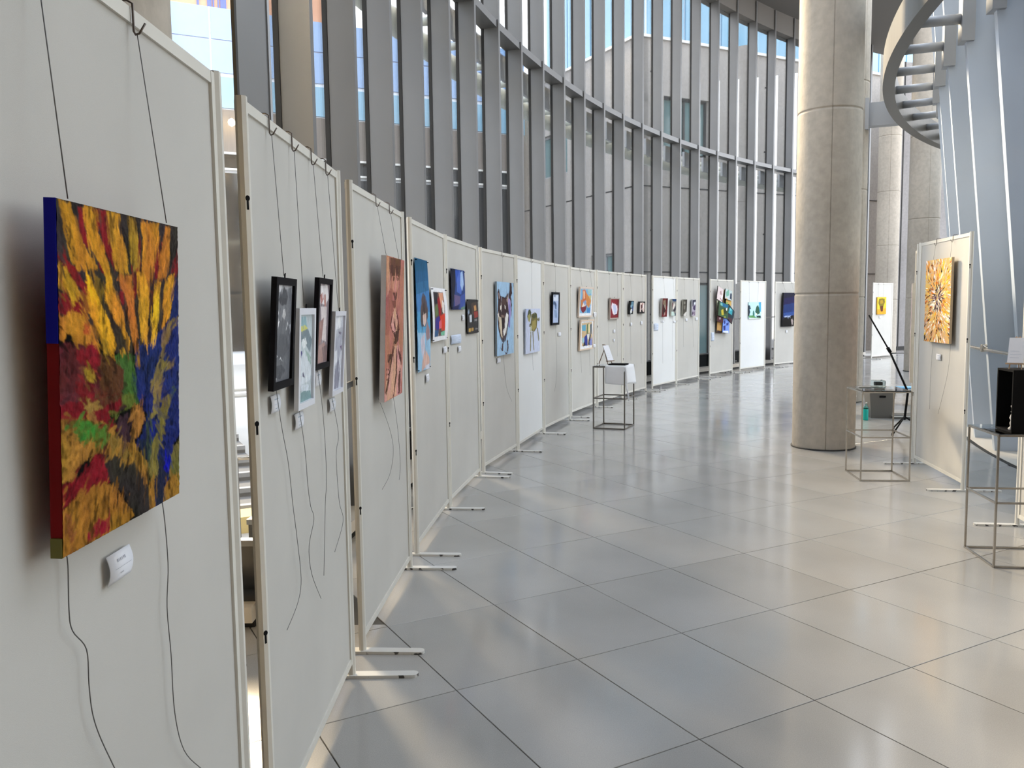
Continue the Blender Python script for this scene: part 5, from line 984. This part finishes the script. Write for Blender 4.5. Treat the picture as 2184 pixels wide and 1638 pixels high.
mb=MB(); mb.lathe([(.0335,.15),(.031,.17),(.014,.195),(.014,.215)],16); mb.build('shoulder',M['clearplastic'],tbt)
mb=MB(); mb.tube([(0,0,.205),(0,0,.235),(.0,-.028,.237)],.006,6); mb.build('pump',M['whitemetal'],tbt)
pt=thing('floor_tray','charcoal flat tray on the floor beside the grey bucket','tray',(5.45,11.25,0),-.2)
mb=MB(); mb.box(-.3,.3,-.2,.2,0,.03); mb.build('tray_base',M['shadowgrey'],pt)
mb=MB(); mb.tube([(-.3,-.2,.035),(.3,-.2,.035),(.3,.2,.035),(-.3,.2,.035)],.008,4,closed=True); mb.build('tray_rim',M['whitemetal'],pt)
ls=thing('low_shelf','low white shelf on the floor with blue sheets on it, behind the tray','shelf',(6.05,12.75,0),-.2)
mb=MB(); mb.box(-.3,.3,-.15,.15,.17,.20); mb.build('shelf_board',M['whitemetal'],ls)
for x_ in (-.27,.27):
    for y_ in (-.13,.13): mb=MB(); mb.box(x_-.012,x_+.012,y_-.012,y_+.012,0,.17); mb.build('leg',M['darkmetal'],ls)
for k,(c_,dz) in enumerate((('bluecloth',0),('paper',.028),('bluecloth',.045))):
    o=MB().box(-.24,.24,-.12,.12,0,.02 if k!=1 else .012).build('folded_sheet',M[c_]); o.location=(6.05+.02*k,12.75,.202+dz); o.rotation_euler=(0,0,-.2+.1*k)
    tag(o,['blue folded sheet lying directly on the low white shelf','white folded sheet between the two blue ones on the low shelf','blue folded sheet topmost on the low white shelf'][k],'sheet')
# black stand arm (tripod boom)
bp=thing('boom_stand','black folding boom stand leaning between the column and the burst panel','stand',(4.66,9.9,0))
TP=[(4.36,10.2,1.41),(4.55,10.05,.99),(4.70,9.9,.54)]
def rel(p): return (p[0]-4.66,p[1]-9.9,p[2])
mb=MB(); mb.tube([rel(TP[0]),rel(TP[1])],.009,8); mb.build('boom_arm',M['black'],bp)
mb=MB(); mb.tube([rel(TP[1]),rel(TP[2])],.012,8); mb.build('lower_arm',M['black'],bp)
mb=MB(); mb.tube([rel((4.535,10.06,1.02)),rel((4.565,10.04,.96))],.02,8); mb.build('arm_joint',M['black'],bp)
mb=MB(); mb.tube([rel(TP[2]),rel((4.72,9.9,.48)),rel((4.69,9.9,.16))],.013,8); mb.build('upright',M['black'],bp)
for q in ((4.47,9.72,.012),(4.95,9.8,.012),(4.72,10.25,.012)):
    mb=MB(); mb.tube([rel((4.69,9.9,.2)),rel(q)],.010,8); lg=mb.build('tripod_leg',M['black'],bp)
    mb=MB(); mb.tube([(rel(q)[0],rel(q)[1],.0),(rel(q)[0],rel(q)[1],.03)],.014,8); mb.build('rubber_foot',M['black'],lg)
sc_=thing('scissors_tool','small black hand tool lying on top of the low floor case','tool',(4.66,11.62,.287),.3)
mb=MB(); mb.tube([(-.06,0,0),(.0,.01,.01),(.08,.0,.02)],.012,6); mb.build('handle',M['black'],sc_)
mb=MB(); mb.tube([(.08,0,.02),(.16,.02,.02)],.006,6); mb.build('tip',M['darkmetal'],sc_)
fcse=thing('floor_case','white case on the floor between the column and the grey bucket','case',(4.64,11.62,0),-.1)
mb=MB(); mb.box(-.17,.14,-.1,.12,0,.26); mb.build('case_body',M['whitemetal'],fcse)
mb=MB(); mb.box(-.175,.145,-.105,.125,.26,.285); mb.build('case_lid',M['whitemetal'],fcse)
